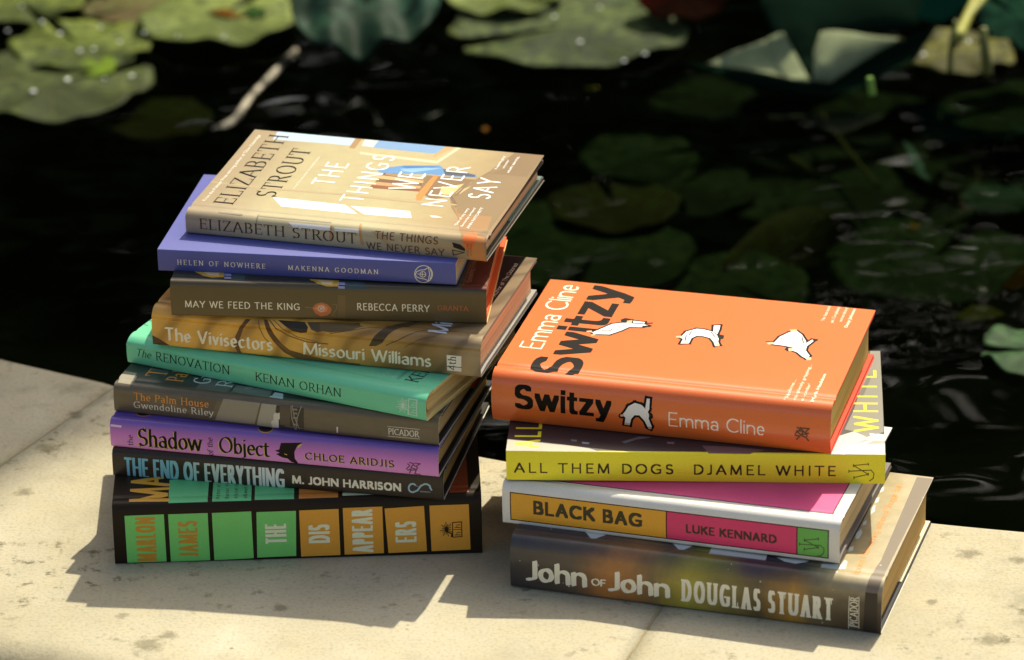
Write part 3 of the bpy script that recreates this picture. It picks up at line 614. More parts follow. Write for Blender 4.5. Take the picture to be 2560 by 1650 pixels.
BOOKS.append(dict(name='hardback_book', kind='hard', dim=(0.2208,0.1440,0.0195), pose=(-0.2599,0.6221,-0.2828,0.0799,0.0035,0.0001), b=0.0014, r=0.0045, groove=0.0008,
  label='dark grey photographic book with window panes and an orange title on its spine', group='books stacked on the pond edge, taller pile', base=palm_mat(), board=srgb(30,26,26), pages=srgb(206,172,118), flaps=[('back',srgb(196,60,34),.06,.0006)],
  art=[
   ('poly',srgb(150,140,120),[(0.07573,0.01689),(0.10082,0.01665),(0.09647,0.00120),(0.06955,0.00124)]),
   ('poly',srgb(168,160,142),[(0.10189,0.01650),(0.11178,0.01650),(0.10936,-0.00038),(0.09793,0.00084)]),
   ('poly',srgb(96,86,70),[(0.04686,0.01608),(0.05934,0.01608),(0.07183,0.01565),(0.06685,0.00306),(0.05886,0.00358),(0.04497,0.01001)]),
   ('poly',srgb(62,54,44),[(0.11205,0.01636),(0.13056,0.01614),(0.13014,0.00059),(0.10850,0.00027),(0.10967,0.00703),(0.11163,0.01187)]),
   ('poly',srgb(214,206,190),[(0.10849,-0.00001),(0.10773,0.00398),(0.10962,0.00609),(0.10980,0.00984),(0.11118,0.01137),(0.11248,0.01087),(0.11427,0.01170),(0.11455,0.00759),(0.11317,0.00649),(0.11292,0.00021)]),
   ('poly',srgb(92,80,62),[(0.11421,0.01700),(0.12164,0.01734),(0.12047,0.00260),(0.11386,0.00278)]),
   ('line',srgb(150,140,122),[(0.12257,0.01701),(0.12395,0.00935),(0.12700,0.00144)],0.00060,False),
   ('line',srgb(150,140,122),[(0.12867,0.01738),(0.12592,0.00920),(0.12466,0.00051)],0.00060,False),
   ('line',srgb(150,140,122),[(0.12173,0.01667),(0.12216,0.00878),(0.12419,0.00040)],0.00060,False),
   ('poly',srgb(140,130,112),[(0.12316,0.01538),(0.12623,0.01545),(0.12594,0.01421),(0.12312,0.01426)]),
   ('poly',srgb(140,130,112),[(0.12312,0.01267),(0.12620,0.01273),(0.12591,0.01154),(0.12310,0.01159)]),
   ('poly',srgb(140,130,112),[(0.12303,0.00948),(0.12611,0.00955),(0.12580,0.00830),(0.12298,0.00836)]),
   ('poly',srgb(140,130,112),[(0.12280,0.00477),(0.12589,0.00484),(0.12555,0.00357),(0.12273,0.00362)]),
   ('line',srgb(120,108,90),[(0.11735,0.00223),(0.13407,0.00180),(0.14021,0.00156)],0.00060,False),
   ('poly',srgb(214,206,190),[(0.15230,0.00581),(0.15343,0.00576),(0.15302,0.00143),(0.15215,0.00152)]),
   ('pen',srgb(230,150,66),'The Palm House','serif',(0.01404,0.00959),0.0000,0.05159,0.00524),
   ('pen',srgb(222,214,196),'Gwendoline Riley','serif',(0.01352,0.00387),0.0000,0.05512,0.00483),
   ('pen',srgb(222,216,202),'PICADOR','picador',(0.18708,0.00446),0.0000,0.02070,0.00450),
   ('line',srgb(222,216,202),[(0.18695,0.01005),(0.20823,0.01025)],0.00030,False),
   ('line',srgb(222,216,202),[(0.18667,0.00301),(0.20799,0.00343)],0.00030,False),
   ('poly',srgb(96,106,98),[(0.05258,0.02306),(0.05793,0.04134),(0.07761,0.03623),(0.07599,0.02194)]),
   ('poly',srgb(112,122,112),[(0.07847,0.02379),(0.07880,0.03488),(0.10437,0.03290),(0.10437,0.02186)]),
   ('poly',srgb(190,204,204),[(0.10508,0.02227),(0.10667,0.03029),(0.11258,0.02956),(0.11481,0.02169)]),
   ('poly',srgb(84,92,86),[(0.01585,0.04611),(0.02904,0.04563),(0.02851,0.03918),(0.01546,0.03934)]),
   ('poly',srgb(150,142,124),[(-0.00120,0.03364),(0.01098,0.03294),(0.01212,0.01984),(0.00223,0.02037)]),
   ('pen',srgb(230,150,66),'The','serif',(0.02891,0.03414),1.5708,0.03378,0.01351),
   ('pen',srgb(230,150,66),'Palm House','serif',(0.04287,0.03093),1.5708,0.06220,0.01194),
   ('pen',srgb(214,220,214),'Gwendoline','serif',(0.06062,0.03150),1.5708,0.06569,0.01187),
   ('pen',srgb(214,220,214),'Riley','serif',(0.07688,0.03028),1.5708,0.03727,0.01147),
   ('pen',srgb(170,180,172),'TLS','serif',(0.08987,0.02992),1.5708,0.00767,0.00376)]))
BOOKS.append(dict(name='hardback_book', kind='hard', dim=(0.2210,0.1400,0.0183), pose=(-0.2531,0.6551,-0.4647,0.0994,0.0040,0.0001), b=0.0034, r=0.006, groove=0.0006,
  label='mint green book with dark serif title, skewed under the ochre book', group='books stacked on the pond edge, taller pile', base=ink(srgb(112,206,162),.32), board=srgb(214,190,128), pages=srgb(214,184,126), edge=srgb(222,206,150),
  art=[
   ('pen',srgb(34,44,38),'The','italic',(0.00671,0.00655),0.0000,0.01174,0.00554),
   ('pen',srgb(34,44,38),'RENOVATION','serif',(0.02211,0.00626),0.0000,0.05576,0.00614),
   ('pen',srgb(34,44,38),'KENAN ORHAN','serif',(0.09665,0.00571),0.0000,0.06346,0.00606),
   ('line',srgb(196,226,208),[(0.20451,0.00827),(0.20791,0.00939)],0.00040,False),
   ('line',srgb(196,226,208),[(0.20451,0.00827),(0.20855,0.00734)],0.00040,False),
   ('line',srgb(196,226,208),[(0.20451,0.00827),(0.20664,0.00614)],0.00040,False),
   ('line',srgb(196,226,208),[(0.20451,0.00827),(0.20556,0.00372)],0.00040,False),
   ('line',srgb(196,226,208),[(0.20451,0.00827),(0.20391,0.00454)],0.00040,False),
   ('line',srgb(196,226,208),[(0.20451,0.00827),(0.20191,0.00345)],0.00040,False),
   ('line',srgb(196,226,208),[(0.20451,0.00827),(0.20165,0.00578)],0.00040,False),
   ('line',srgb(196,226,208),[(0.20451,0.00827),(0.20005,0.00674)],0.00040,False),
   ('line',srgb(196,226,208),[(0.20451,0.00827),(0.20126,0.00894)],0.00040,False),
   ('line',srgb(196,226,208),[(0.20451,0.00827),(0.20091,0.01110)],0.00040,False),
   ('line',srgb(196,226,208),[(0.20451,0.00827),(0.20281,0.01175)],0.00040,False),
   ('line',srgb(196,226,208),[(0.20451,0.00827),(0.20407,0.01397)],0.00040,False),
   ('line',srgb(196,226,208),[(0.20451,0.00827),(0.20555,0.01263)],0.00040,False),
   ('line',srgb(196,226,208),[(0.20451,0.00827),(0.20763,0.01330)],0.00040,False),
   ('line',srgb(196,226,208),[(0.20451,0.00827),(0.20761,0.01090)],0.00040,False),
   ('line',srgb(196,226,208),[(0.20447,0.00734),(0.20856,0.00579),(0.20784,0.00303)],0.00080,False),
   ('line',srgb(196,226,208),[(0.20886,0.01417),(0.21474,0.01438),(0.21424,0.00278),(0.20851,0.00317)],0.00060,True),
   ('line',srgb(196,226,208),[(0.20891,0.00867),(0.21478,0.00888)],0.00040,False),
   ('pen',srgb(196,226,208),'h','serif',(0.21381,0.00423),1.5708,0.00330,0.00354),
   ('pen',srgb(196,226,208),'h','serif',(0.21417,0.00967),1.5708,0.00294,0.00372),
   ('pen',srgb(34,44,38),'KENAN','serif',(0.20721,0.03086),1.5708,0.04204,0.00943),
   ('pen',srgb(196,226,208),"'A darkly",'serif',(0.18275,0.03082),1.5708,0.01833,0.00221),
   ('pen',srgb(196,226,208),'magical','serif',(0.18966,0.03102),1.5708,0.01774,0.00221),
   ('pen',srgb(34,44,38),'GUARDIAN','serif',(0.19425,0.03093),1.5708,0.02314,0.00225),
   ('pen',srgb(34,44,38),'The','italic',(0.00372,0.03265),1.5708,0.02611,0.00404)]))
BOOKS.append(dict(name='hardback_book', kind='hard', dim=(0.2222,0.1405,0.0258), pose=(-0.2344,0.6408,-0.2741,0.1186,0.0007,-0.0070), b=0.0026, r=0.0065, groove=0.0008,
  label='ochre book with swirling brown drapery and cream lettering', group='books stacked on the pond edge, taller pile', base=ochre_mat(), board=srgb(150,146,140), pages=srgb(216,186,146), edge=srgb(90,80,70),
  art=[
   ('poly',srgb(104,68,34),[(0.06412,0.02496),(0.06732,0.02492),(0.06303,0.01834),(0.06000,0.01009),(0.05964,0.00400),(0.06088,0.00009),(0.05785,0.00066),(0.05621,0.00592),(0.05726,0.01202),(0.06019,0.01876)]),
   ('poly',srgb(96,64,32),[(0.07592,0.02588),(0.07832,0.02615),(0.08355,0.01689),(0.08902,0.01020),(0.09580,0.00491),(0.10771,0.00006),(0.09855,0.00019),(0.09011,0.00428),(0.08341,0.01109),(0.07932,0.01717)]),
   ('line',srgb(120,82,40),[(0.07267,0.02472),(0.07435,0.01876),(0.07714,0.01337),(0.08121,0.00936)],0.00060,False),
   ('line',srgb(110,76,40),[(0.07979,0.02592),(0.08495,0.02073),(0.09343,0.01647),(0.10605,0.01347),(0.12010,0.01348)],0.00070,False),
   ('line',srgb(120,84,42),[(0.08254,0.02623),(0.08914,0.02113),(0.09906,0.01633),(0.11310,0.01420)],0.00050,False),
   ('poly',srgb(52,42,32),[(0.08529,0.02654),(0.10346,0.02707),(0.10639,0.02350),(0.10613,0.02020),(0.10184,0.01905),(0.09556,0.02039),(0.09024,0.02329)]),
   ('poly',srgb(86,70,46),[(0.10481,0.02726),(0.13911,0.03212),(0.14027,0.02829),(0.12629,0.02560),(0.11309,0.02073),(0.10870,0.02233)]),
   ('poly',srgb(118,84,42),[(0.08347,0.01257),(0.09447,0.00628),(0.10909,0.00331),(0.12653,0.00139),(0.14127,0.00151),(0.14132,-0.00334),(0.11257,-0.00200),(0.09488,0.00173)]),
   ('poly',srgb(76,58,34),[(0.14776,0.01491),(0.15110,0.02170),(0.15550,0.02747),(0.16127,0.03631),(0.16954,0.04141),(0.17818,0.04520),(0.17325,0.03831),(0.16582,0.03032),(0.16049,0.02401),(0.15680,0.01793),(0.15265,0.01541)]),
   ('line',srgb(84,62,38),[(0.15961,0.01668),(0.16784,0.02130),(0.17650,0.02699),(0.19097,0.03713),(0.21664,0.04685)],0.00060,False),
   ('line',srgb(96,70,42),[(0.17212,0.01669),(0.18088,0.02257),(0.19183,0.02669),(0.20181,0.03555)],0.00050,False),
   ('line',srgb(110,80,44),[(0.12184,0.02090),(0.13533,0.02429),(0.14826,0.02843),(0.15658,0.02861)],0.00050,False),
   ('poly',srgb(104,84,50),[(0.11325,0.02845),(0.13354,0.03088),(0.14262,0.02862),(0.13533,0.02429),(0.12177,0.02156),(0.11468,0.02223)]),
   ('poly',srgb(84,60,34),[(-0.00151,0.00766),(0.00475,0.00491),(0.01152,0.00072),(0.00604,-0.00016),(-0.00114,-0.00032)]),
   ('pen',srgb(244,232,202),'The Vivisectors','gothic',(0.00826,0.00400),0.0000,0.07463,0.01000),
   ('pen',srgb(244,232,202),'Missouri Williams','gothic',(0.10293,0.00402),0.0000,0.08676,0.00937),
   ('poly',srgb(228,222,206),[(0.19984,0.01416),(0.20965,0.01433),(0.20932,0.00317),(0.19978,0.00317)]),
   ('pen',srgb(40,34,28),'4th','serif',(0.20597,0.00376),1.5708,0.00992,0.00540),
   ('line',srgb(60,50,40),[(0.19990,0.00606),(0.20946,0.00637)],0.00050,False),
   ('pen',srgb(196,204,214),'Missouri','gothic',(0.19818,0.02899),1.5708,0.05808,0.01378),
   ('poly',srgb(40,30,26),[(0.21353,0.07784),(0.20971,0.10666),(0.19877,0.16160),(0.21463,0.16267),(0.21430,0.11308)]),
   ('pen',srgb(196,186,170),'Author of The Doloriad','condlight',(0.21250,0.09430),1.5708,0.05622,0.00307)]))
BOOKS.append(dict(name='hardback_book', kind='hard', dim=(0.2051,0.1380,0.0244), pose=(-0.2201,0.6293,-0.1014,0.1445,-0.0017,-0.0001), b=0.0006, r=0.0035, groove=0.0006,
  label='dark brown book with a small orange pear between title and author', group='books stacked on the pond edge, taller pile', base=brown_mat(), board=srgb(214,86,34), pages=srgb(206,110,60), edge=srgb(226,180,120),
  art=[
   ('pen',srgb(244,234,208),'MAY WE FEED THE KING','humanist',(0.00897,0.00616),0.0000,0.07528,0.00495),
   ('poly',srgb(196,112,66),[(0.09206,0.00806),(0.09452,0.01107),(0.09827,0.01227),(0.10228,0.01093),(0.10455,0.00806),(0.10411,0.00509),(0.10134,0.00294),(0.09726,0.00230),(0.09396,0.00442)]),
   ('poly',srgb(222,140,84),[(0.09340,0.00773),(0.09619,0.01038),(0.09958,0.01085),(0.10221,0.00872),(0.10144,0.00575),(0.09735,0.00489)]),
   ('poly',srgb(226,190,176),[(0.10029,0.00793),(0.10003,0.00696),(0.09937,0.00618),(0.09843,0.00572),(0.09741,0.00569),(0.09650,0.00609),(0.09589,0.00684),(0.09570,0.00780),(0.09596,0.00876),(0.09662,0.00955),(0.09755,0.01000),(0.09858,0.01003),(0.09948,0.00963),(0.10010,0.00888)]),
   ('line',srgb(170,90,70),[(0.09935,0.00790),(0.09914,0.00727),(0.09863,0.00680),(0.09795,0.00661),(0.09728,0.00676),(0.09680,0.00720),(0.09664,0.00782),(0.09684,0.00845),(0.09735,0.00893),(0.09803,0.00911),(0.09871,0.00897)],0.00040,False),
   ('line',srgb(150,120,80),[(0.09206,0.00806),(0.08768,0.00844)],0.00040,False),
   ('poly',srgb(118,96,62),[(0.10887,0.01765),(0.11405,0.01743),(0.11359,0.00182),(0.10840,0.00211)]),
   ('line',srgb(140,116,76),[(0.10565,0.01103),(0.10801,0.01095),(0.10792,0.00816),(0.10472,0.00289),(0.10741,0.00260)],0.00040,False),
   ('pen',srgb(244,234,208),'REBECCA PERRY','humanist',(0.12104,0.00740),0.0000,0.04714,0.00514),
   ('pen',srgb(206,106,66),'GRANTA','serif',(0.17337,0.00884),0.0000,0.01988,0.00352),
   ('poly',srgb(206,160,60),[(0.01325,0.03891),(0.03271,0.03849),(0.03372,0.03199),(0.02570,0.03116),(0.01999,0.03296)]),
   ('poly',srgb(226,200,160),[(0.01911,0.03845),(0.03009,0.03782),(0.03010,0.03347),(0.02322,0.03406)]),
   ('poly',srgb(150,150,190),[(0.03316,0.03734),(0.03789,0.03664),(0.03880,0.02897),(0.03429,0.02999)]),
   ('poly',srgb(30,28,30),[(0.03374,0.03366),(0.03828,0.03324),(0.03844,0.03221),(0.03390,0.03263)]),
   ('poly',srgb(64,78,82),[(0.03802,0.03715),(0.04701,0.03607),(0.04813,0.02647),(0.03891,0.02700)]),
   ('poly',srgb(206,160,60),[(0.08956,0.03220),(0.10891,0.03145),(0.10923,0.02339),(0.10184,0.02318),(0.09558,0.02526)]),
   ('poly',srgb(226,200,160),[(0.09475,0.03127),(0.10561,0.03084),(0.10508,0.02468),(0.09893,0.02539)]),
   ('poly',srgb(150,150,190),[(0.10916,0.02856),(0.11326,0.02817),(0.11366,0.02202),(0.10928,0.02217)]),
   ('poly',srgb(30,28,30),[(0.10953,0.02465),(0.11359,0.02443),(0.11366,0.02366),(0.10960,0.02384)]),
   ('poly',srgb(60,80,86),[(0.11339,0.03073),(0.12399,0.02958),(0.12476,0.02231),(0.11400,0.02203)]),
   ('poly',srgb(60,80,86),[(0.11405,0.02826),(0.12669,0.02691),(0.12644,0.02202),(0.11400,0.02216)]),
   ('poly',srgb(92,40,30),[(0.18879,0.02372),(0.18954,0.07169),(0.21183,0.07657),(0.20757,0.02317)]),
   ('line',srgb(150,110,80),[(0.18941,0.02770),(0.19671,0.02842),(0.19632,0.02894)],0.00030,False),
   ('line',srgb(150,110,80),[(0.18941,0.02770),(0.19076,0.06324)],0.00030,False),
   ('pen',srgb(164,120,90),"'Enchanting. A triumph'",'condlight',(0.19416,0.03308),1.5708,0.04409,0.00325)]))
BOOKS.append(dict(name='paperback_book', kind='soft', dim=(0.1966,0.1284,0.0150), pose=(-0.2288,0.6492,-0.1779,0.1679,0.0074,0.0032), b=0, r=0.0008, groove=0,
  label='periwinkle blue paperback with a bell emblem, second from the top of the taller pile', group='books stacked on the pond edge, taller pile', base=ink(srgb(86,90,160),.42), pages=srgb(220,196,156), edge=srgb(150,150,200),
  art=[
   ('pen',srgb(238,228,206),'HELEN OF NOWHERE','wide',(0.01285,0.00456),0.0000,0.05855,0.00354),
   ('pen',srgb(238,228,206),'MAKENNA GOODMAN','wide',(0.08638,0.00460),0.0000,0.05945,0.00330),
   ('line',srgb(238,228,206),[(0.18133,0.00664),(0.18108,0.00508),(0.18045,0.00361),(0.17949,0.00232),(0.17824,0.00130),(0.17681,0.00063),(0.17529,0.00033),(0.17378,0.00047),(0.17239,0.00099),(0.17121,0.00188),(0.17032,0.00307),(0.16978,0.00448),(0.16963,0.00602),(0.16988,0.00758),(0.17051,0.00905),(0.17148,0.01034),(0.17272,0.01135),(0.17415,0.01202),(0.17567,0.01230),(0.17717,0.01218),(0.17857,0.01166),(0.17975,0.01077),(0.18064,0.00958),(0.18118,0.00817)],0.00050,True),
   ('line',srgb(238,228,206),[(0.17889,0.01131),(0.17646,0.00951),(0.17339,0.00899),(0.17098,0.00777),(0.17010,0.00590),(0.17086,0.00412),(0.17321,0.00330),(0.17592,0.00293),(0.17840,0.00182)],0.00050,False),
   ('line',srgb(238,228,206),[(0.17889,0.01131),(0.17942,0.00654),(0.17840,0.00182)],0.00050,False),
   ('line',srgb(238,228,206),[(0.17989,0.01078),(0.18072,0.00661),(0.17949,0.00217)],0.00050,False),
   ('line',srgb(238,228,206),[(0.17690,0.00626),(0.17674,0.00550),(0.17630,0.00484),(0.17567,0.00438),(0.17494,0.00419),(0.17421,0.00430),(0.17361,0.00470),(0.17322,0.00531),(0.17310,0.00606),(0.17326,0.00682),(0.17370,0.00748),(0.17433,0.00794),(0.17506,0.00813),(0.17579,0.00802),(0.17639,0.00762),(0.17678,0.00701)],0.00040,True),
   ('line',srgb(238,228,206),[(0.17161,0.00627),(0.17636,0.00616)],0.00040,False),
   ('line',srgb(238,228,206),[(0.17470,0.00745),(0.17455,0.00483)],0.00040,False)]))
BOOKS.append(dict(name='hardback_book', kind='hard', dim=(0.2040,0.1409,0.0156), pose=(-0.2117,0.6732,-0.2809,0.1836,0.0018,0.0032), b=0.0022, r=0.005, groove=0.0014,
  label='book with a painted sunlit interior on its cover, topmost of the taller pile', group='books stacked on the pond edge, taller pile', base=plaster_mat(), board=srgb(70,66,58), pages=srgb(204,170,128), lift=.0032, flaps=[('back',srgb(84,110,108),.08,.0006)], edge=srgb(120,112,100),
  art=[
   ('poly',srgb(172,190,208),[(0.01611,0.15794),(0.07414,0.15957),(0.07311,0.13624),(0.01766,0.13465)]),
   ('poly',srgb(190,194,198),[(0.07842,0.15768),(0.08886,0.15725),(0.08803,0.13882),(0.07970,0.13971)]),
   ('poly',srgb(116,150,192),[(0.08829,0.15673),(0.13612,0.15592),(0.13224,0.13843),(0.08787,0.13935)]),
   ('poly',srgb(156,122,82),[(0.07174,0.15901),(0.07648,0.15916),(0.07628,0.13547),(0.07220,0.13564)]),
   ('poly',srgb(190,150,104),[(0.01698,0.13448),(0.07628,0.13547),(0.07690,0.13237),(0.01738,0.13112)]),
   ('poly',srgb(186,160,120),[(0.08071,0.13651),(0.13255,0.13737),(0.14217,0.15639),(0.14398,0.15644),(0.13622,0.13068),(0.08150,0.13403)]),
   ('poly',srgb(206,192,164),[(0.08150,0.13403),(0.13622,0.13068),(0.14398,0.15644),(0.14662,0.15610),(0.13785,0.12693),(0.08251,0.13084)]),
   ('poly',srgb(180,148,106),[(0.13544,0.15576),(0.14285,0.15655),(0.13326,0.13621),(0.13122,0.13819)]),
   ('poly',srgb(104,72,50),[(0.10748,0.10569),(0.14119,0.10255),(0.14090,0.09804),(0.10703,0.10019)]),
   ('poly',srgb(196,160,116),[(0.10703,0.10019),(0.14090,0.09804),(0.14060,0.09355),(0.10658,0.09470)]),
   ('poly',srgb(112,78,54),[(0.10658,0.09470),(0.14060,0.09355),(0.14031,0.08907),(0.10614,0.08924)]),
   ('poly',srgb(178,140,98),[(0.10614,0.08924),(0.14031,0.08907),(0.14002,0.08460),(0.10569,0.08379)]),
   ('poly',srgb(132,76,48),[(0.10569,0.08379),(0.14002,0.08460),(0.13972,0.08015),(0.10525,0.07836)]),
   ('poly',srgb(150,120,92),[(0.10910,0.10514),(0.13784,0.10175),(0.13781,0.09712),(0.10917,0.10144)]),
   ('poly',srgb(88,134,186),[(0.09928,0.10879),(0.11677,0.11893),(0.14048,0.12417),(0.14450,0.11913),(0.15915,0.11701),(0.16779,0.11441),(0.17039,0.11040),(0.15448,0.10848),(0.13937,0.10860),(0.11803,0.10540),(0.10551,0.10392)]),
   ('poly',srgb(60,106,166),[(0.10649,0.11237),(0.11979,0.11852),(0.14033,0.12226),(0.12854,0.11348),(0.11939,0.11038)]),
   ('poly',srgb(128,168,208),[(0.11051,0.11108),(0.13277,0.11860),(0.14323,0.11977),(0.12557,0.10905)]),
   ('poly',srgb(70,72,86),[(0.14417,0.11905),(0.15915,0.11701),(0.16794,0.11389),(0.16813,0.11079),(0.14835,0.10980)]),
   ('poly',srgb(128,100,72),[(0.13628,0.10694),(0.17072,0.10678),(0.16160,0.07716),(0.15185,0.06940),(0.13898,0.07906)]),
   ('poly',srgb(134,110,80),[(0.18404,0.15581),(0.20389,0.15577),(0.20169,0.02607),(0.20289,0.01643),(0.18282,0.02648),(0.17528,0.04631),(0.16774,0.05878),(0.16117,0.07669),(0.17005,0.10662),(0.17526,0.12083)]),
   ('poly',srgb(126,101,72),[(0.17534,0.12178),(0.18404,0.15581),(0.20389,0.15577),(0.20119,0.10481),(0.17005,0.10662)]),
   ('poly',srgb(158,118,78),[(0.16376,0.07224),(0.18322,0.06605),(0.19490,0.06704),(0.20041,0.02947),(0.18665,0.01624),(0.17528,0.04631)]),
   ('poly',srgb(206,178,128),[(0.15086,0.09654),(0.16504,0.10174),(0.16176,0.07901),(0.15329,0.07882)]),
   ('poly',srgb(190,168,130),[(0.16572,0.09455),(0.16872,0.10262),(0.17147,0.10051),(0.16656,0.08197),(0.16366,0.08219)]),
   ('poly',srgb(120,96,70),[(0.16655,0.09659),(0.16780,0.09964),(0.16557,0.07810),(0.16333,0.07848)]),
   ('poly',srgb(112,88,64),[(0.16093,0.07700),(0.16234,0.07824),(0.17300,0.06003),(0.17201,0.05622)]),
   ('poly',srgb(226,128,66),[(0.14131,0.10813),(0.14439,0.10794),(0.14459,0.06406),(0.14279,0.06183),(0.13920,0.07365)]),
   ('poly',srgb(244,240,240),[(0.04833,0.04932),(0.09889,0.04778),(0.11099,0.03544),(0.05854,0.03602)]),
   ('poly',srgb(244,240,240),[(0.10229,0.04715),(0.13985,0.04713),(0.14522,0.03648),(0.11509,0.03588)]),
   ('poly',srgb(244,240,240),[(0.11306,0.04792),(0.14291,0.04750),(0.14732,0.03698),(0.11673,0.03627)]),
   ('poly',srgb(250,240,220),[(0.15741,0.04383),(0.16192,0.04401),(0.16669,0.04213),(0.15962,0.04116)]),
   ('poly',srgb(172,152,120),[(-0.00107,0.06564),(0.04448,0.06393),(0.09340,0.06604),(0.13037,0.06647),(0.13110,0.06411),(0.09360,0.06317),(0.04506,0.06113),(-0.00102,0.06344)]),
   ('poly',srgb(172,150,116),[(0.10324,0.06546),(0.14309,0.06551),(0.16930,0.06544),(0.16994,0.06325),(0.14279,0.06183),(0.10420,0.06242)]),
   ('poly',srgb(150,140,122),[(0.02112,0.01834),(0.03834,0.01813),(0.03812,0.01654),(0.02229,0.01692)]),
   ('poly',srgb(146,136,118),[(0.04798,0.01916),(0.04941,0.01915),(0.04912,0.01166),(0.04842,0.01159)]),
   ('poly',srgb(162,150,128),[(0.04955,0.01874),(0.09844,0.01883),(0.09884,0.01752),(0.04965,0.01730)]),
   ('poly',srgb(226,222,220),[(0.07024,0.01474),(0.09881,0.01501),(0.09938,0.01186),(0.07473,0.01128)]),
   ('poly',srgb(220,214,206),[(0.10173,0.01456),(0.11823,0.01473),(0.11867,0.01229),(0.10221,0.01178)]),
   ('poly',srgb(178,134,84),[(0.09877,0.01517),(0.10032,0.01518),(0.10022,0.00488),(0.09860,0.00487)]),
   ('poly',srgb(184,142,90),[(0.11727,0.01991),(0.11894,0.01995),(0.12180,0.00409),(0.11983,0.00419)]),
   ('poly',srgb(170,148,112),[(0.12636,0.01445),(0.13303,0.01438),(0.14300,0.00327),(0.13818,0.00466)]),
   ('poly',srgb(196,128,74),[(0.19857,0.01834),(0.20231,0.01732),(0.20392,0.00004),(0.19319,0.00077),(0.19042,0.00741),(0.18694,0.01503),(0.18862,0.01796)]),
   ('poly',srgb(222,110,52),[(0.18809,0.01737),(0.19327,0.02640),(0.19740,0.01622),(0.19543,0.00898),(0.19126,0.00749),(0.18776,0.01438)]),
   ('pen',srgb(52,34,24),'ELIZABETH STROUT','bodoni',(0.00946,0.00425),0.0000,0.10763,0.00757),
   ('pen',srgb(104,62,38),'THE THINGS','humanist',(0.12922,0.00910),0.0000,0.04275,0.00561),
   ('pen',srgb(104,62,38),'WE NEVER SAY','humanist',(0.12355,0.00136),0.0000,0.05251,0.00523),
   ('poly',srgb(40,34,30),[(0.18145,0.01182),(0.18648,0.01107),(0.19002,0.00809),(0.18984,0.00647),(0.18225,0.00839)]),
   ('line',srgb(60,48,40),[(0.18151,0.00651),(0.18946,0.00547),(0.18205,0.00297)],0.00060,True),
   ('pen',srgb(84,40,24),'PENGUIN','serif',(0.19256,0.00302),1.5708,0.00902,0.00154),
   ('pen',srgb(84,40,24),'VIKING','serif',(0.19451,0.00376),1.5708,0.00846,0.00140),
   ('pen',srgb(28,24,22),'ELIZABETH','bodoni',(0.02661,0.03090),1.5708,0.11847,0.01365),
   ('pen',srgb(28,24,22),'STROUT','bodoni',(0.04915,0.04881),1.5708,0.08191,0.01345),
   ('sans',srgb(238,228,216),'From the Pulitzer Prize winning author of Olive Kitteridge',0.005,(0.00731,0.03335),1.5708,0.11261,0.00248),
   ('sans',srgb(232,222,206),'A novel from the number one bestselling author',0.005,(0.05804,0.06566),1.5708,0.05466,0.00214),
   ('pen',srgb(244,240,240),'THE','humlight',(0.08089,0.07622),1.5708,0.03762,0.01531),
   ('pen',srgb(244,240,240),'THINGS','humlight',(0.10785,0.05357),1.5708,0.07904,0.01551),
   ('pen',srgb(244,240,240),'WE','humlight',(0.13565,0.08003),1.5708,0.02888,0.01781),
   ('pen',srgb(244,240,240),'NEVER','humlight',(0.16183,0.05796),1.5708,0.06766,0.01507),
   ('pen',srgb(244,240,240),'SAY','humlight',(0.18785,0.07713),1.5708,0.03364,0.01547),
   ('sans',srgb(244,240,240),"'A superbly gifted",0.008,(0.17919,0.12527),1.5708,0.02202,0.00177),
   ('sans',srgb(244,240,240),"storyteller'",0.008,(0.18349,0.12838),1.5708,0.01406,0.00159),
   ('sans',srgb(244,240,240),'HILARY MANTEL',0.008,(0.18869,0.12227),1.5708,0.02638,0.00157),
   ('sans',srgb(244,240,240),"'One of my very",0.008,(0.17925,0.03145),1.5708,0.02908,0.00199),
   ('sans',srgb(244,240,240),"favourite writers'",0.008,(0.18339,0.03074),1.5708,0.03161,0.00185),
   ('sans',srgb(244,240,240),'ANN PATCHETT',0.008,(0.18818,0.02888),1.5708,0.03494,0.00208)]))
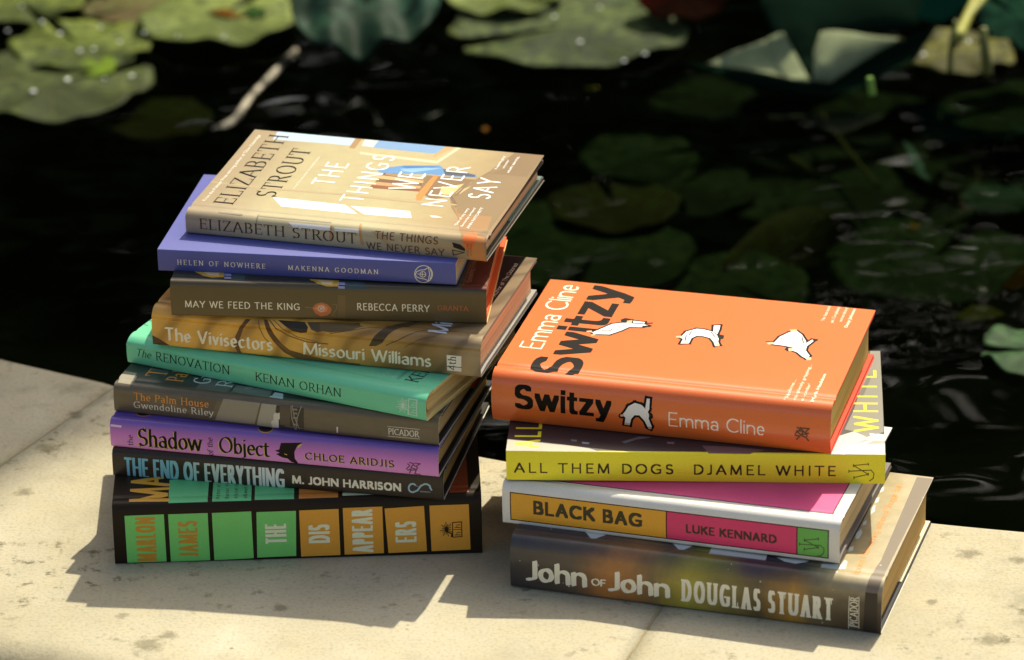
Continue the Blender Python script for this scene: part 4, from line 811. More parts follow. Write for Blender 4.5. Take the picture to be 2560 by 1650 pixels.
BOOKS.append(dict(name='hardback_book', kind='hard', dim=(0.2408,0.1574,0.0350), pose=(-0.0037,0.5192,-0.2994,0.0008,-0.0030,-0.0056), b=0.0034, r=0.0075, groove=0.0008,
  label='thick night-coloured book with orange glow and cream chunky title, bottom of the shorter pile', group='books stacked on the pond edge, shorter pile', base=night_mat(), board=srgb(56,56,62), pages=srgb(190,154,96), flaps=[('back',srgb(232,214,176),.09,.0007)],
  art=[
   ('pen',srgb(246,236,210),'John','chunky',(0.00998,0.00564),0.0000,0.04111,0.01546),
   ('pen',srgb(246,236,210),'OF','chunky',(0.05349,0.00829),0.0000,0.00996,0.00544),
   ('pen',srgb(246,236,210),'John','chunky',(0.06415,0.00576),0.0000,0.04121,0.01508),
   ('pen',srgb(246,236,210),'DOUGLAS STUART','slab',(0.11195,0.00534),0.0000,0.09866,0.01583),
   ('pen',srgb(246,236,210),'PICADOR','picador',(0.22586,0.00280),1.5708,0.02107,0.00512),
   ('line',srgb(246,236,210),[(0.22004,0.00064),(0.22021,0.02380)],0.00040,False),
   ('line',srgb(246,236,210),[(0.22663,0.00245),(0.22635,0.02424)],0.00040,False),
   ('poly',srgb(206,210,206),[(0.04257,0.05230),(0.05781,0.05343),(0.05746,0.04963),(0.05054,0.04328)]),
   ('poly',srgb(206,210,206),[(0.10121,0.05064),(0.11460,0.05108),(0.11378,0.04886),(0.10829,0.04300)]),
   ('poly',srgb(206,210,206),[(0.12664,0.05197),(0.12665,0.04264),(0.16318,0.04425),(0.16275,0.05184)]),
   ('poly',srgb(206,210,206),[(0.16883,0.04951),(0.17471,0.04606),(0.18225,0.04517),(0.18888,0.04818),(0.18998,0.05131)]),
   ('poly',srgb(206,210,206),[(0.19848,0.04823),(0.19844,0.04304),(0.20903,0.04382),(0.20891,0.05055)]),
   ('poly',srgb(206,210,206),[(0.20970,0.09494),(0.21140,0.10314),(0.21349,0.09704),(0.21322,0.08864),(0.21114,0.08764)]),
   ('poly',srgb(206,210,206),[(0.21041,0.06827),(0.21019,0.07539),(0.21226,0.07762),(0.21321,0.07213)]),
   ('poly',srgb(206,210,206),[(0.21105,0.10682),(0.21105,0.11314),(0.21245,0.11522),(0.21332,0.10914)]),
   ('poly',srgb(206,210,206),[(0.21280,0.12421),(0.21193,0.13462),(0.21281,0.13915),(0.21465,0.12898)]),
   ('poly',srgb(206,210,206),[(0.21215,0.14004),(0.21148,0.14738),(0.21299,0.15039),(0.21396,0.14333)]),
   ('poly',srgb(206,210,206),[(0.21175,0.15610),(0.21126,0.16357),(0.21278,0.16617),(0.21371,0.15925)]),
   ('poly',srgb(206,210,206),[(0.20966,0.04518),(0.21105,0.05722),(0.21312,0.05577),(0.21404,0.04599)]),
   ('pen',srgb(226,140,56),'Booker Prize-winning author of Shuggie Bain','condlight',(0.22372,0.04021),1.5708,0.13224,0.00467),
   ('poly',srgb(54,44,36),[(0.23015,0.02810),(0.23782,0.02818),(0.23878,-0.00132),(0.22922,-0.00019),(0.22976,0.01494)]),
   ('poly',srgb(120,106,92),[(0.23015,0.02810),(0.23089,0.03515),(0.23298,0.06337),(0.23027,0.18530),(0.24053,0.18597),(0.23900,0.03530),(0.23782,0.02818)]),
   ('poly',srgb(206,200,190),[(0.14966,0.13152),(0.14922,0.13059),(0.15002,0.13003),(0.15081,0.13062),(0.15034,0.13154)]),
   ('poly',srgb(206,200,190),[(0.22183,0.00404),(0.22186,0.00356),(0.22229,0.00356),(0.22253,0.00404),(0.22212,0.00434)]),
   ('poly',srgb(206,200,190),[(0.06714,0.17182),(0.06703,0.17145),(0.06735,0.17129),(0.06762,0.17156),(0.06740,0.17189)]),
   ('poly',srgb(206,200,190),[(0.03364,0.10352),(0.03351,0.10381),(0.03324,0.10370),(0.03317,0.10333),(0.03349,0.10322)]),
   ('poly',srgb(206,200,190),[(0.20963,0.02696),(0.20969,0.02661),(0.21001,0.02666),(0.21015,0.02704),(0.20983,0.02722)]),
   ('poly',srgb(206,200,190),[(0.21007,0.04074),(0.20927,0.04012),(0.20977,0.03918),(0.21063,0.03922),(0.21066,0.04019)]),
   ('poly',srgb(206,200,190),[(0.16284,0.02632),(0.16293,0.02568),(0.16350,0.02573),(0.16378,0.02640),(0.16321,0.02676)]),
   ('poly',srgb(206,200,190),[(0.21547,0.04169),(0.21516,0.04188),(0.21497,0.04156),(0.21507,0.04117),(0.21543,0.04125)]),
   ('poly',srgb(206,200,190),[(0.03503,0.00780),(0.03473,0.00748),(0.03499,0.00713),(0.03536,0.00723),(0.03530,0.00764)]),
   ('poly',srgb(206,200,190),[(0.00097,0.11693),(0.00060,0.11693),(0.00057,0.11652),(0.00081,0.11626),(0.00106,0.11651)]),
   ('poly',srgb(206,200,190),[(0.19715,0.07568),(0.19679,0.07548),(0.19695,0.07506),(0.19729,0.07501),(0.19737,0.07539)]),
   ('poly',srgb(206,200,190),[(0.16957,0.00682),(0.16942,0.00648),(0.16971,0.00629),(0.16999,0.00651),(0.16982,0.00684)]),
   ('poly',srgb(206,200,190),[(0.20368,0.00363),(0.20299,0.00351),(0.20305,0.00273),(0.20357,0.00237),(0.20393,0.00292)]),
   ('poly',srgb(206,200,190),[(0.04342,0.18125),(0.04327,0.18088),(0.04358,0.18068),(0.04388,0.18093),(0.04369,0.18128)]),
   ('poly',srgb(206,200,190),[(0.22401,0.17814),(0.22363,0.17808),(0.22365,0.17765),(0.22393,0.17744),(0.22414,0.17774)]),
   ('poly',srgb(206,200,190),[(0.18003,0.14361),(0.18006,0.14327),(0.18036,0.14328),(0.18052,0.14361),(0.18023,0.14382)]),
   ('poly',srgb(206,200,190),[(0.02162,0.04907),(0.02162,0.04847),(0.02215,0.04843),(0.02247,0.04900),(0.02199,0.04939)]),
   ('poly',srgb(206,200,190),[(0.01843,0.01806),(0.01857,0.01745),(0.01912,0.01756),(0.01935,0.01824),(0.01877,0.01855)]),
   ('poly',srgb(206,200,190),[(0.03888,0.00661),(0.03805,0.00597),(0.03855,0.00499),(0.03944,0.00502),(0.03948,0.00602)]),
   ('poly',srgb(206,200,190),[(0.19927,0.07046),(0.19905,0.07079),(0.19874,0.07057),(0.19871,0.07010),(0.19912,0.07003)]),
   ('poly',srgb(206,200,190),[(0.22036,0.00449),(0.22025,0.00397),(0.22071,0.00380),(0.22106,0.00423),(0.22071,0.00465)]),
   ('poly',srgb(206,200,190),[(0.03126,0.12938),(0.03060,0.12857),(0.03127,0.12778),(0.03213,0.12809),(0.03192,0.12908)]),
   ('poly',srgb(206,200,190),[(0.03599,0.15492),(0.03564,0.15475),(0.03576,0.15434),(0.03608,0.15426),(0.03619,0.15461)]),
   ('poly',srgb(206,200,190),[(0.24078,0.15720),(0.23990,0.15678),(0.24020,0.15576),(0.24101,0.15555),(0.24126,0.15644)]),
   ('poly',srgb(206,200,190),[(0.09082,0.18967),(0.09029,0.18934),(0.09055,0.18873),(0.09107,0.18868),(0.09115,0.18926)]),
   ('poly',srgb(206,200,190),[(0.22806,0.11048),(0.22785,0.11094),(0.22742,0.11074),(0.22731,0.11015),(0.22783,0.10999)]),
   ('poly',srgb(206,200,190),[(0.19186,0.05059),(0.19157,0.04998),(0.19209,0.04960),(0.19261,0.04999),(0.19231,0.05060)]),
   ('poly',srgb(206,200,190),[(0.19901,0.05091),(0.19890,0.05006),(0.19965,0.04988),(0.20017,0.05061),(0.19956,0.05125)]),
   ('poly',srgb(206,200,190),[(0.16576,0.18658),(0.16533,0.18626),(0.16558,0.18575),(0.16604,0.18576),(0.16607,0.18627)]),
   ('poly',srgb(206,200,190),[(0.04010,0.15349),(0.03927,0.15304),(0.03962,0.15208),(0.04041,0.15194),(0.04059,0.15282)]),
   ('poly',srgb(206,200,190),[(0.04123,0.14010),(0.04088,0.13958),(0.04131,0.13915),(0.04182,0.13939),(0.04164,0.13998)]),
   ('poly',srgb(206,200,190),[(0.10112,0.10531),(0.10081,0.10471),(0.10132,0.10432),(0.10185,0.10467),(0.10157,0.10529)]),
   ('poly',srgb(206,200,190),[(0.00654,0.01993),(0.00624,0.01952),(0.00658,0.01914),(0.00700,0.01932),(0.00688,0.01981)]),
   ('poly',srgb(206,200,190),[(0.01031,0.07357),(0.01013,0.07384),(0.00987,0.07366),(0.00985,0.07328),(0.01019,0.07322)]),
   ('poly',srgb(206,200,190),[(0.03234,0.04491),(0.03207,0.04504),(0.03193,0.04475),(0.03204,0.04443),(0.03233,0.04453)]),
   ('poly',srgb(206,200,190),[(0.00852,0.07266),(0.00820,0.07230),(0.00849,0.07192),(0.00889,0.07204),(0.00881,0.07249)]),
   ('poly',srgb(206,200,190),[(0.14220,0.03165),(0.14189,0.03156),(0.14195,0.03121),(0.14221,0.03108),(0.14233,0.03136)]),
   ('poly',srgb(206,200,190),[(0.20016,0.05517),(0.19991,0.05489),(0.20014,0.05460),(0.20045,0.05469),(0.20039,0.05505)]),
   ('poly',srgb(206,200,190),[(0.02279,0.08872),(0.02247,0.08841),(0.02272,0.08803),(0.02310,0.08810),(0.02306,0.08853)]),
   ('poly',srgb(206,200,190),[(0.23056,0.14871),(0.23044,0.14824),(0.23085,0.14806),(0.23118,0.14842),(0.23089,0.14883)]),
   ('poly',srgb(206,200,190),[(0.14336,0.09305),(0.14265,0.09227),(0.14330,0.09141),(0.14418,0.09167),(0.14402,0.09268)]),
   ('poly',srgb(206,200,190),[(0.02633,0.09284),(0.02593,0.09314),(0.02563,0.09273),(0.02573,0.09216),(0.02624,0.09223)]),
   ('poly',srgb(206,200,190),[(0.23364,0.05630),(0.23363,0.05532),(0.23450,0.05524),(0.23502,0.05616),(0.23424,0.05682)]),
   ('poly',srgb(206,200,190),[(0.14358,0.03537),(0.14313,0.03522),(0.14323,0.03469),(0.14362,0.03452),(0.14380,0.03494)])]))
BOOKS.append(dict(name='hardback_book', kind='hard', dim=(0.2208,0.1444,0.0284), pose=(-0.0079,0.5417,-0.3149,0.0348,0.0093,-0.0022), b=0.0016, r=0.0055, groove=0.0008,
  label='white book with orange, pink and green spine panels', group='books stacked on the pond edge, shorter pile', base=ink(srgb(222,218,212),.32), board=srgb(120,112,108), pages=srgb(206,180,136), edge=srgb(60,40,34),
  art=[
   ('poly',srgb(228,164,52),[(0.00551,0.00275),(0.10865,0.00275),(0.10865,0.02185),(0.00551,0.02185)]),
   ('line',srgb(48,24,20),[(0.00551,0.00275),(0.10865,0.00275),(0.10865,0.02185),(0.00551,0.02185)],.0007,True),
   ('poly',srgb(222,56,110),[(0.10865,0.00275),(0.19335,0.00275),(0.19335,0.02185),(0.10865,0.02185)]),
   ('line',srgb(48,24,20),[(0.10865,0.00275),(0.19335,0.00275),(0.19335,0.02185),(0.10865,0.02185)],.0007,True),
   ('poly',srgb(104,176,84),[(0.19335,0.00275),(0.21346,0.00275),(0.21346,0.02185),(0.19335,0.02185)]),
   ('line',srgb(48,24,20),[(0.19335,0.00275),(0.21346,0.00275),(0.21346,0.02185),(0.19335,0.02185)],.0007,True),
   ('pen',srgb(52,44,20),'BLACK BAG','boldcap',(0.02030,0.00847),0.0000,0.07304,0.00978),
   ('pen',srgb(70,30,26),'LUKE KENNARD','boldcap',(0.12113,0.00860),0.0000,0.05952,0.00609),
   ('line',srgb(48,66,30),[(0.20706,0.01551),(0.19811,0.01355),(0.20710,0.00953),(0.19812,0.00700)],0.00060,False),
   ('line',srgb(48,66,30),[(0.19500,0.01033),(0.20847,0.01112),(0.21076,0.00921),(0.21058,0.00615),(0.20847,0.00361),(0.20664,0.00377)],0.00060,False),
   ('line',srgb(48,66,30),[(0.20705,0.01630),(0.20716,0.01474)],0.00060,False),
   ('line',srgb(48,66,30),[(0.19810,0.01434),(0.19811,0.01275)],0.00060,False),
   ('line',srgb(48,66,30),[(0.19812,0.00781),(0.19811,0.00619)],0.00060,False),
   ('line',srgb(48,66,30),[(0.20710,0.01033),(0.20710,0.00872)],0.00060,False),
   ('line',srgb(48,66,30),[(0.19509,0.01115),(0.19500,0.00942)],0.00060,False),
   ('poly',srgb(212,74,134),[(0.01200,0.03761),(0.21318,0.03761),(0.21318,0.16261),(0.01200,0.16261)]),
   ('line',srgb(48,24,20),[(0.01200,0.03761),(0.21318,0.03761),(0.21318,0.16261),(0.01200,0.16261)],.0007,True)]))
BOOKS.append(dict(name='paperback_book', kind='soft', dim=(0.2400,0.1563,0.0206), pose=(-0.0050,0.5440,-0.0640,0.0643,0.0022,0.0038), b=0, r=0.0008, groove=0,
  label='yellow-spined paperback with black capitals under the bright orange book', group='books stacked on the pond edge, shorter pile', base=ink(srgb(60,46,48),.4), pages=srgb(226,214,190), edge=srgb(230,190,150),
  art=[
   ('poly',srgb(250,234,60),[(-0.01000,-0.00100),(0.30000,-0.00100),(0.30000,0.02134),(-0.01000,0.02134)]),
   ('pen',srgb(52,34,16),'ALL THEM DOGS','mono',(0.00491,0.00490),0.0000,0.10142,0.00720),
   ('pen',srgb(52,34,16),'DJAMEL WHITE','mono',(0.11856,0.00484),0.0000,0.09028,0.00728),
   ('line',srgb(52,34,16),[(0.22924,0.01361),(0.22008,0.01250),(0.22937,0.00636),(0.22040,0.00403)],0.00060,False),
   ('line',srgb(52,34,16),[(0.21717,0.00844),(0.23112,0.00940),(0.23296,0.00690),(0.23257,0.00357),(0.23035,0.00183)],0.00060,False),
   ('line',srgb(52,34,16),[(0.22923,0.01412),(0.22943,0.01291)],0.00060,False),
   ('line',srgb(52,34,16),[(0.22038,0.00474),(0.22041,0.00322)],0.00060,False),
   ('line',srgb(52,34,16),[(0.21716,0.00904),(0.21718,0.00763)],0.00060,False),
   ('line',srgb(52,34,16),[(0.22935,0.00716),(0.22938,0.00575)],0.00060,False),
   ('line',srgb(52,34,16),[(0.21997,0.01320),(0.22009,0.01169)],0.00060,False),
   ('poly',srgb(180,170,152),[(-0.00060,0.02021),(-0.00035,0.03726),(0.01221,0.03528),(0.03565,0.03016),(0.05240,0.02492),(0.05917,0.02049)]),
   ('poly',srgb(196,192,184),[(0.20488,0.01988),(0.21135,0.04657),(0.22220,0.05440),(0.24027,0.04912),(0.23962,0.02026)]),
   ('poly',srgb(126,122,112),[(0.21478,0.05613),(0.22104,0.08510),(0.23051,0.14467),(0.23372,0.17840),(0.24062,0.17854),(0.23953,0.05289),(0.22864,0.04508),(0.22053,0.05341)]),
   ('poly',srgb(150,146,138),[(0.21688,0.02979),(0.22693,0.04127),(0.24006,0.03968),(0.23996,0.03555),(0.22845,0.03473),(0.21843,0.02423)]),
   ('poly',srgb(226,222,214),[(0.20774,0.02038),(0.21524,0.02975),(0.22854,0.03942),(0.23351,0.04142),(0.22177,0.02803),(0.21428,0.01998)]),
   ('poly',srgb(220,216,206),[(0.23040,0.05079),(0.24025,0.04817),(0.24019,0.04534),(0.23116,0.04702)]),
   ('poly',srgb(96,92,84),[(0.22478,0.10865),(0.23214,0.14068),(0.23283,0.13266),(0.22724,0.10477)]),
   ('poly',srgb(118,88,88),[(0.12398,0.03048),(0.14376,0.02905),(0.16433,0.02485),(0.15451,0.01978),(0.12826,0.01993)]),
   ('poly',srgb(120,118,120),[(0.04027,0.03780),(0.04445,0.03695),(0.04416,0.03412),(0.04081,0.03498)]),
   ('poly',srgb(150,150,152),[(0.04747,0.03419),(0.05247,0.03336),(0.05217,0.03054),(0.04800,0.03138)]),
   ('poly',srgb(120,110,110),[(0.07268,0.03476),(0.08402,0.04257),(0.09233,0.04181),(0.08168,0.03779),(0.07523,0.03256)]),
   ('poly',srgb(140,110,108),[(0.10159,0.03542),(0.10655,0.03516),(0.10621,0.03214),(0.10207,0.03261)]),
   ('pen',srgb(250,234,60),'ALL THEM DOGS','mono',(0.02112,0.02491),1.5708,0.16765,0.01669),
   ('pen',srgb(220,204,50),'WHITE','mono',(0.23678,0.05282),1.5708,0.09299,0.01612)]))
BOOKS.append(dict(name='hardback_book', kind='hard', dim=(0.2214,0.1512,0.0342), pose=(-0.0140,0.5868,-0.2708,0.0851,-0.0004,0.0070), b=0.0042, r=0.0065, groove=0.0016,
  label='bright orange book with tumbling white-robed figures, on top of the shorter pile', group='books stacked on the pond edge, shorter pile', base=coated(srgb(228,108,48)), low=.85, board=srgb(226,70,44), pages=srgb(198,166,96), lift=.0008, edge=srgb(206,50,30), flaps=[('front',srgb(244,240,238),.075,.0016)],
  art=[
   ('pen',srgb(16,12,11),'Switzy','bold',(0.01505,0.01169),0.0000,0.06486,0.01712),
   ('pen',srgb(250,238,226),'Emma Cline','light',(0.11624,0.01036),0.0000,0.06341,0.01011),
   ('pen',srgb(250,238,226),'Emma Cline','light',(0.02219,0.07323),1.5708,0.10310,0.01526),
   ('pen',srgb(16,12,11),'Switzy','bold',(0.05463,0.03826),1.5708,0.14173,0.03295),
   ('line',srgb(16,12,12),[(0.04786,0.10635),(0.05158,0.11243),(0.05748,0.12219),(0.06211,0.12474),(0.06670,0.12749),(0.06977,0.12569),(0.07844,0.12603),(0.08157,0.12467),(0.07774,0.12168),(0.06937,0.12014),(0.06571,0.11364),(0.05974,0.10600),(0.05345,0.10495),(0.04969,0.10428)],0.00300,True),
   ('line',srgb(16,12,12),[(0.06912,0.13016),(0.07754,0.12981),(0.07806,0.12762),(0.07082,0.12677)],0.00300,True),
   ('poly',srgb(240,236,236),[(0.04786,0.10635),(0.05158,0.11243),(0.05748,0.12219),(0.06211,0.12474),(0.06670,0.12749),(0.06977,0.12569),(0.07844,0.12603),(0.08157,0.12467),(0.07774,0.12168),(0.06937,0.12014),(0.06571,0.11364),(0.05974,0.10600),(0.05345,0.10495),(0.04969,0.10428)]),
   ('poly',srgb(240,236,236),[(0.06912,0.13016),(0.07754,0.12981),(0.07806,0.12762),(0.07082,0.12677)]),
   ('poly',srgb(30,26,26),[(0.06126,0.13001),(0.06358,0.13309),(0.06947,0.13235),(0.07026,0.12727),(0.06631,0.12909),(0.06621,0.12591),(0.06289,0.12513)]),
   ('poly',srgb(226,176,140),[(0.06565,0.12893),(0.06893,0.13096),(0.06958,0.12648),(0.06719,0.12550)]),
   ('poly',srgb(226,176,140),[(0.04354,0.10784),(0.04686,0.10924),(0.04794,0.10636),(0.04435,0.10636)]),
   ('poly',srgb(226,176,140),[(0.04792,0.10262),(0.05000,0.10477),(0.05098,0.10333),(0.04878,0.10095)]),
   ('poly',srgb(30,26,26),[(0.07819,0.12891),(0.08312,0.13027),(0.08313,0.12839),(0.07899,0.12742)]),
   ('poly',srgb(30,26,26),[(0.07717,0.12406),(0.08181,0.12514),(0.08188,0.12264),(0.07795,0.12152)]),
   ('line',srgb(16,12,12),[(0.10614,0.11394),(0.10743,0.12151),(0.11304,0.12741),(0.11831,0.12718),(0.12393,0.12537),(0.12792,0.12111),(0.13025,0.11647),(0.13116,0.11049),(0.13331,0.10586),(0.13067,0.10380),(0.12829,0.10982),(0.12491,0.11522),(0.11972,0.11712),(0.11547,0.11675),(0.11299,0.11244),(0.11315,0.10422),(0.10791,0.10258),(0.10788,0.11021),(0.10541,0.11149)],0.00300,True),
   ('line',srgb(16,12,12),[(0.12459,0.12552),(0.12291,0.13453),(0.12692,0.13609),(0.12780,0.12940),(0.12795,0.12215)],0.00300,True),
   ('poly',srgb(240,236,236),[(0.10614,0.11394),(0.10743,0.12151),(0.11304,0.12741),(0.11831,0.12718),(0.12393,0.12537),(0.12792,0.12111),(0.13025,0.11647),(0.13116,0.11049),(0.13331,0.10586),(0.13067,0.10380),(0.12829,0.10982),(0.12491,0.11522),(0.11972,0.11712),(0.11547,0.11675),(0.11299,0.11244),(0.11315,0.10422),(0.10791,0.10258),(0.10788,0.11021),(0.10541,0.11149)]),
   ('poly',srgb(240,236,236),[(0.12459,0.12552),(0.12291,0.13453),(0.12692,0.13609),(0.12780,0.12940),(0.12795,0.12215)]),
   ('poly',srgb(30,26,26),[(0.12861,0.11919),(0.13034,0.12188),(0.13283,0.12122),(0.13343,0.11618),(0.13119,0.11421)]),
   ('poly',srgb(226,176,140),[(0.10232,0.11284),(0.10567,0.11487),(0.10591,0.11161),(0.10315,0.11076)]),
   ('poly',srgb(226,176,140),[(0.10796,0.10424),(0.11279,0.10579),(0.11312,0.10360),(0.10808,0.10221)]),
   ('poly',srgb(226,176,140),[(0.13014,0.10696),(0.13234,0.10789),(0.13346,0.10445),(0.13109,0.10349)]),
   ('line',srgb(16,12,12),[(0.16641,0.11668),(0.16844,0.12747),(0.17316,0.13584),(0.17728,0.13888),(0.18179,0.13370),(0.18607,0.12540),(0.18848,0.11774),(0.18906,0.11072),(0.19308,0.10352),(0.19252,0.09792),(0.18840,0.10141),(0.18436,0.10656),(0.18050,0.10871),(0.17998,0.11329),(0.17369,0.11469),(0.16674,0.11512)],0.00300,True),
   ('line',srgb(16,12,12),[(0.18749,0.12264),(0.18984,0.12793),(0.19160,0.12772),(0.19014,0.12224),(0.18856,0.11735)],0.00300,True),
   ('poly',srgb(240,236,236),[(0.16641,0.11668),(0.16844,0.12747),(0.17316,0.13584),(0.17728,0.13888),(0.18179,0.13370),(0.18607,0.12540),(0.18848,0.11774),(0.18906,0.11072),(0.19308,0.10352),(0.19252,0.09792),(0.18840,0.10141),(0.18436,0.10656),(0.18050,0.10871),(0.17998,0.11329),(0.17369,0.11469),(0.16674,0.11512)]),
   ('poly',srgb(240,236,236),[(0.18749,0.12264),(0.18984,0.12793),(0.19160,0.12772),(0.19014,0.12224),(0.18856,0.11735)]),
   ('poly',srgb(30,26,26),[(0.18977,0.12833),(0.19337,0.12958),(0.19352,0.12673),(0.19146,0.12501)]),
   ('poly',srgb(226,176,140),[(0.16124,0.11753),(0.16591,0.11904),(0.16674,0.11512),(0.16355,0.11396)]),
   ('poly',srgb(30,26,26),[(0.16091,0.11828),(0.16591,0.11986),(0.16599,0.11864),(0.16157,0.11679)]),
   ('poly',srgb(226,176,140),[(0.17238,0.13961),(0.17687,0.14087),(0.17790,0.13798),(0.17378,0.13702)]),
   ('poly',srgb(30,26,26),[(0.17549,0.10856),(0.17606,0.11360),(0.17965,0.11281),(0.18054,0.10974),(0.17838,0.10658)]),
   ('poly',srgb(226,176,140),[(0.17737,0.11145),(0.17982,0.11244),(0.18095,0.10780),(0.17858,0.10684)]),
   ('poly',srgb(226,176,140),[(0.19189,0.10101),(0.19457,0.10123),(0.19535,0.09737),(0.19227,0.09583)]),
   ('line',srgb(16,12,12),[(0.08855,0.01784),(0.09063,0.02164),(0.09480,0.02424),(0.09908,0.02340),(0.10213,0.02066),(0.10427,0.01729),(0.10381,0.01442),(0.10563,0.00864),(0.10473,0.00638),(0.10286,0.00774),(0.10120,0.01217),(0.09789,0.01610),(0.09448,0.01572),(0.09228,0.01258),(0.09120,0.00783),(0.08781,0.00825),(0.08863,0.01312),(0.08765,0.01446),(0.08594,0.01426)],0.00300,True),
   ('line',srgb(16,12,12),[(0.10168,0.02149),(0.10244,0.02802),(0.10440,0.02779),(0.10424,0.02089),(0.10316,0.01853)],0.00300,True),
   ('poly',srgb(240,236,236),[(0.08855,0.01784),(0.09063,0.02164),(0.09480,0.02424),(0.09908,0.02340),(0.10213,0.02066),(0.10427,0.01729),(0.10381,0.01442),(0.10563,0.00864),(0.10473,0.00638),(0.10286,0.00774),(0.10120,0.01217),(0.09789,0.01610),(0.09448,0.01572),(0.09228,0.01258),(0.09120,0.00783),(0.08781,0.00825),(0.08863,0.01312),(0.08765,0.01446),(0.08594,0.01426)]),
   ('poly',srgb(240,236,236),[(0.10168,0.02149),(0.10244,0.02802),(0.10440,0.02779),(0.10424,0.02089),(0.10316,0.01853)]),
   ('poly',srgb(30,26,26),[(0.10402,0.01745),(0.10639,0.01807),(0.10688,0.01534),(0.10446,0.01333)]),
   ('poly',srgb(226,176,140),[(0.10311,0.00777),(0.10580,0.00866),(0.10515,0.00622),(0.10345,0.00621)]),
   ('poly',srgb(226,176,140),[(0.08511,0.01512),(0.08750,0.01577),(0.08781,0.01429),(0.08558,0.01364)]),
   ('poly',srgb(226,176,140),[(0.08796,0.00933),(0.09137,0.00934),(0.09093,0.00758),(0.08753,0.00778)]),
   ('line',srgb(40,34,34),[(0.05863,0.11931),(0.06343,0.11938),(0.06626,0.12214)],0.00070,False),
   ('line',srgb(40,34,34),[(0.05331,0.11075),(0.05842,0.11131),(0.05944,0.11427)],0.00070,False),
   ('line',srgb(40,34,34),[(0.17410,0.12095),(0.17926,0.12092)],0.00070,False),
   ('line',srgb(40,34,34),[(0.17795,0.11897),(0.18261,0.11924)],0.00070,False),
   ('line',srgb(40,34,34),[(0.18240,0.13074),(0.18540,0.12112)],0.00070,False),
   ('line',srgb(40,34,34),[(0.16885,0.12550),(0.17181,0.12371)],0.00070,False),
   ('line',srgb(40,34,34),[(0.11073,0.12229),(0.11044,0.11598)],0.00070,False),
   ('line',srgb(40,34,34),[(0.12333,0.12419),(0.12735,0.11786)],0.00070,False),
   ('line',srgb(40,34,34),[(0.10880,0.11560),(0.10979,0.10756)],0.00070,False),
   ('sans',srgb(250,226,200),"'Her best book",0.008,(0.19168,0.15747),1.5708,0.02338,0.00240),
   ('sans',srgb(250,226,200),'yet. Completely',0.008,(0.19793,0.15549),1.5708,0.02560,0.00240),
   ('sans',srgb(250,226,200),"extraordinary'",0.008,(0.20321,0.15885),1.5708,0.02260,0.00240),
   ('sans',srgb(250,226,200),'Daisy Johnson',0.03,(0.20841,0.15081),1.5708,0.02976,0.00239),
   ('sans',srgb(250,226,200),"'Sublime...",0.008,(0.19211,0.03647),1.5708,0.02989,0.00228),
   ('sans',srgb(250,226,200),'completely gripping...',0.008,(0.19739,0.03676),1.5708,0.05341,0.00228),
   ('sans',srgb(250,226,200),"a wonder'",0.008,(0.20245,0.03684),1.5708,0.02553,0.00226),
   ('sans',srgb(250,226,200),'Mark Haddon',0.03,(0.20890,0.03701),1.5708,0.04182,0.00227),
   ('line',srgb(96,62,44),[(0.20017,0.01891),(0.20228,0.01780),(0.19896,0.01464)],0.00090,False),
   ('line',srgb(96,62,44),[(0.20225,0.01914),(0.20396,0.01707),(0.20313,0.01417),(0.20730,0.01560)],0.00090,False),
   ('line',srgb(96,62,44),[(0.20393,0.01888),(0.20768,0.01884),(0.20604,0.01685)],0.00090,False),
   ('line',srgb(96,62,44),[(0.19895,0.01319),(0.20187,0.01306),(0.19974,0.01032)],0.00090,False),
   ('line',srgb(96,62,44),[(0.20312,0.01321),(0.20562,0.01254),(0.20725,0.01024)],0.00090,False),
   ('line',srgb(96,62,44),[(0.20187,0.01683),(0.20563,0.01587),(0.20646,0.01360)],0.00090,False),
   ('line',srgb(96,62,44),[(0.19979,0.01660),(0.20230,0.01407)],0.00090,False)]))
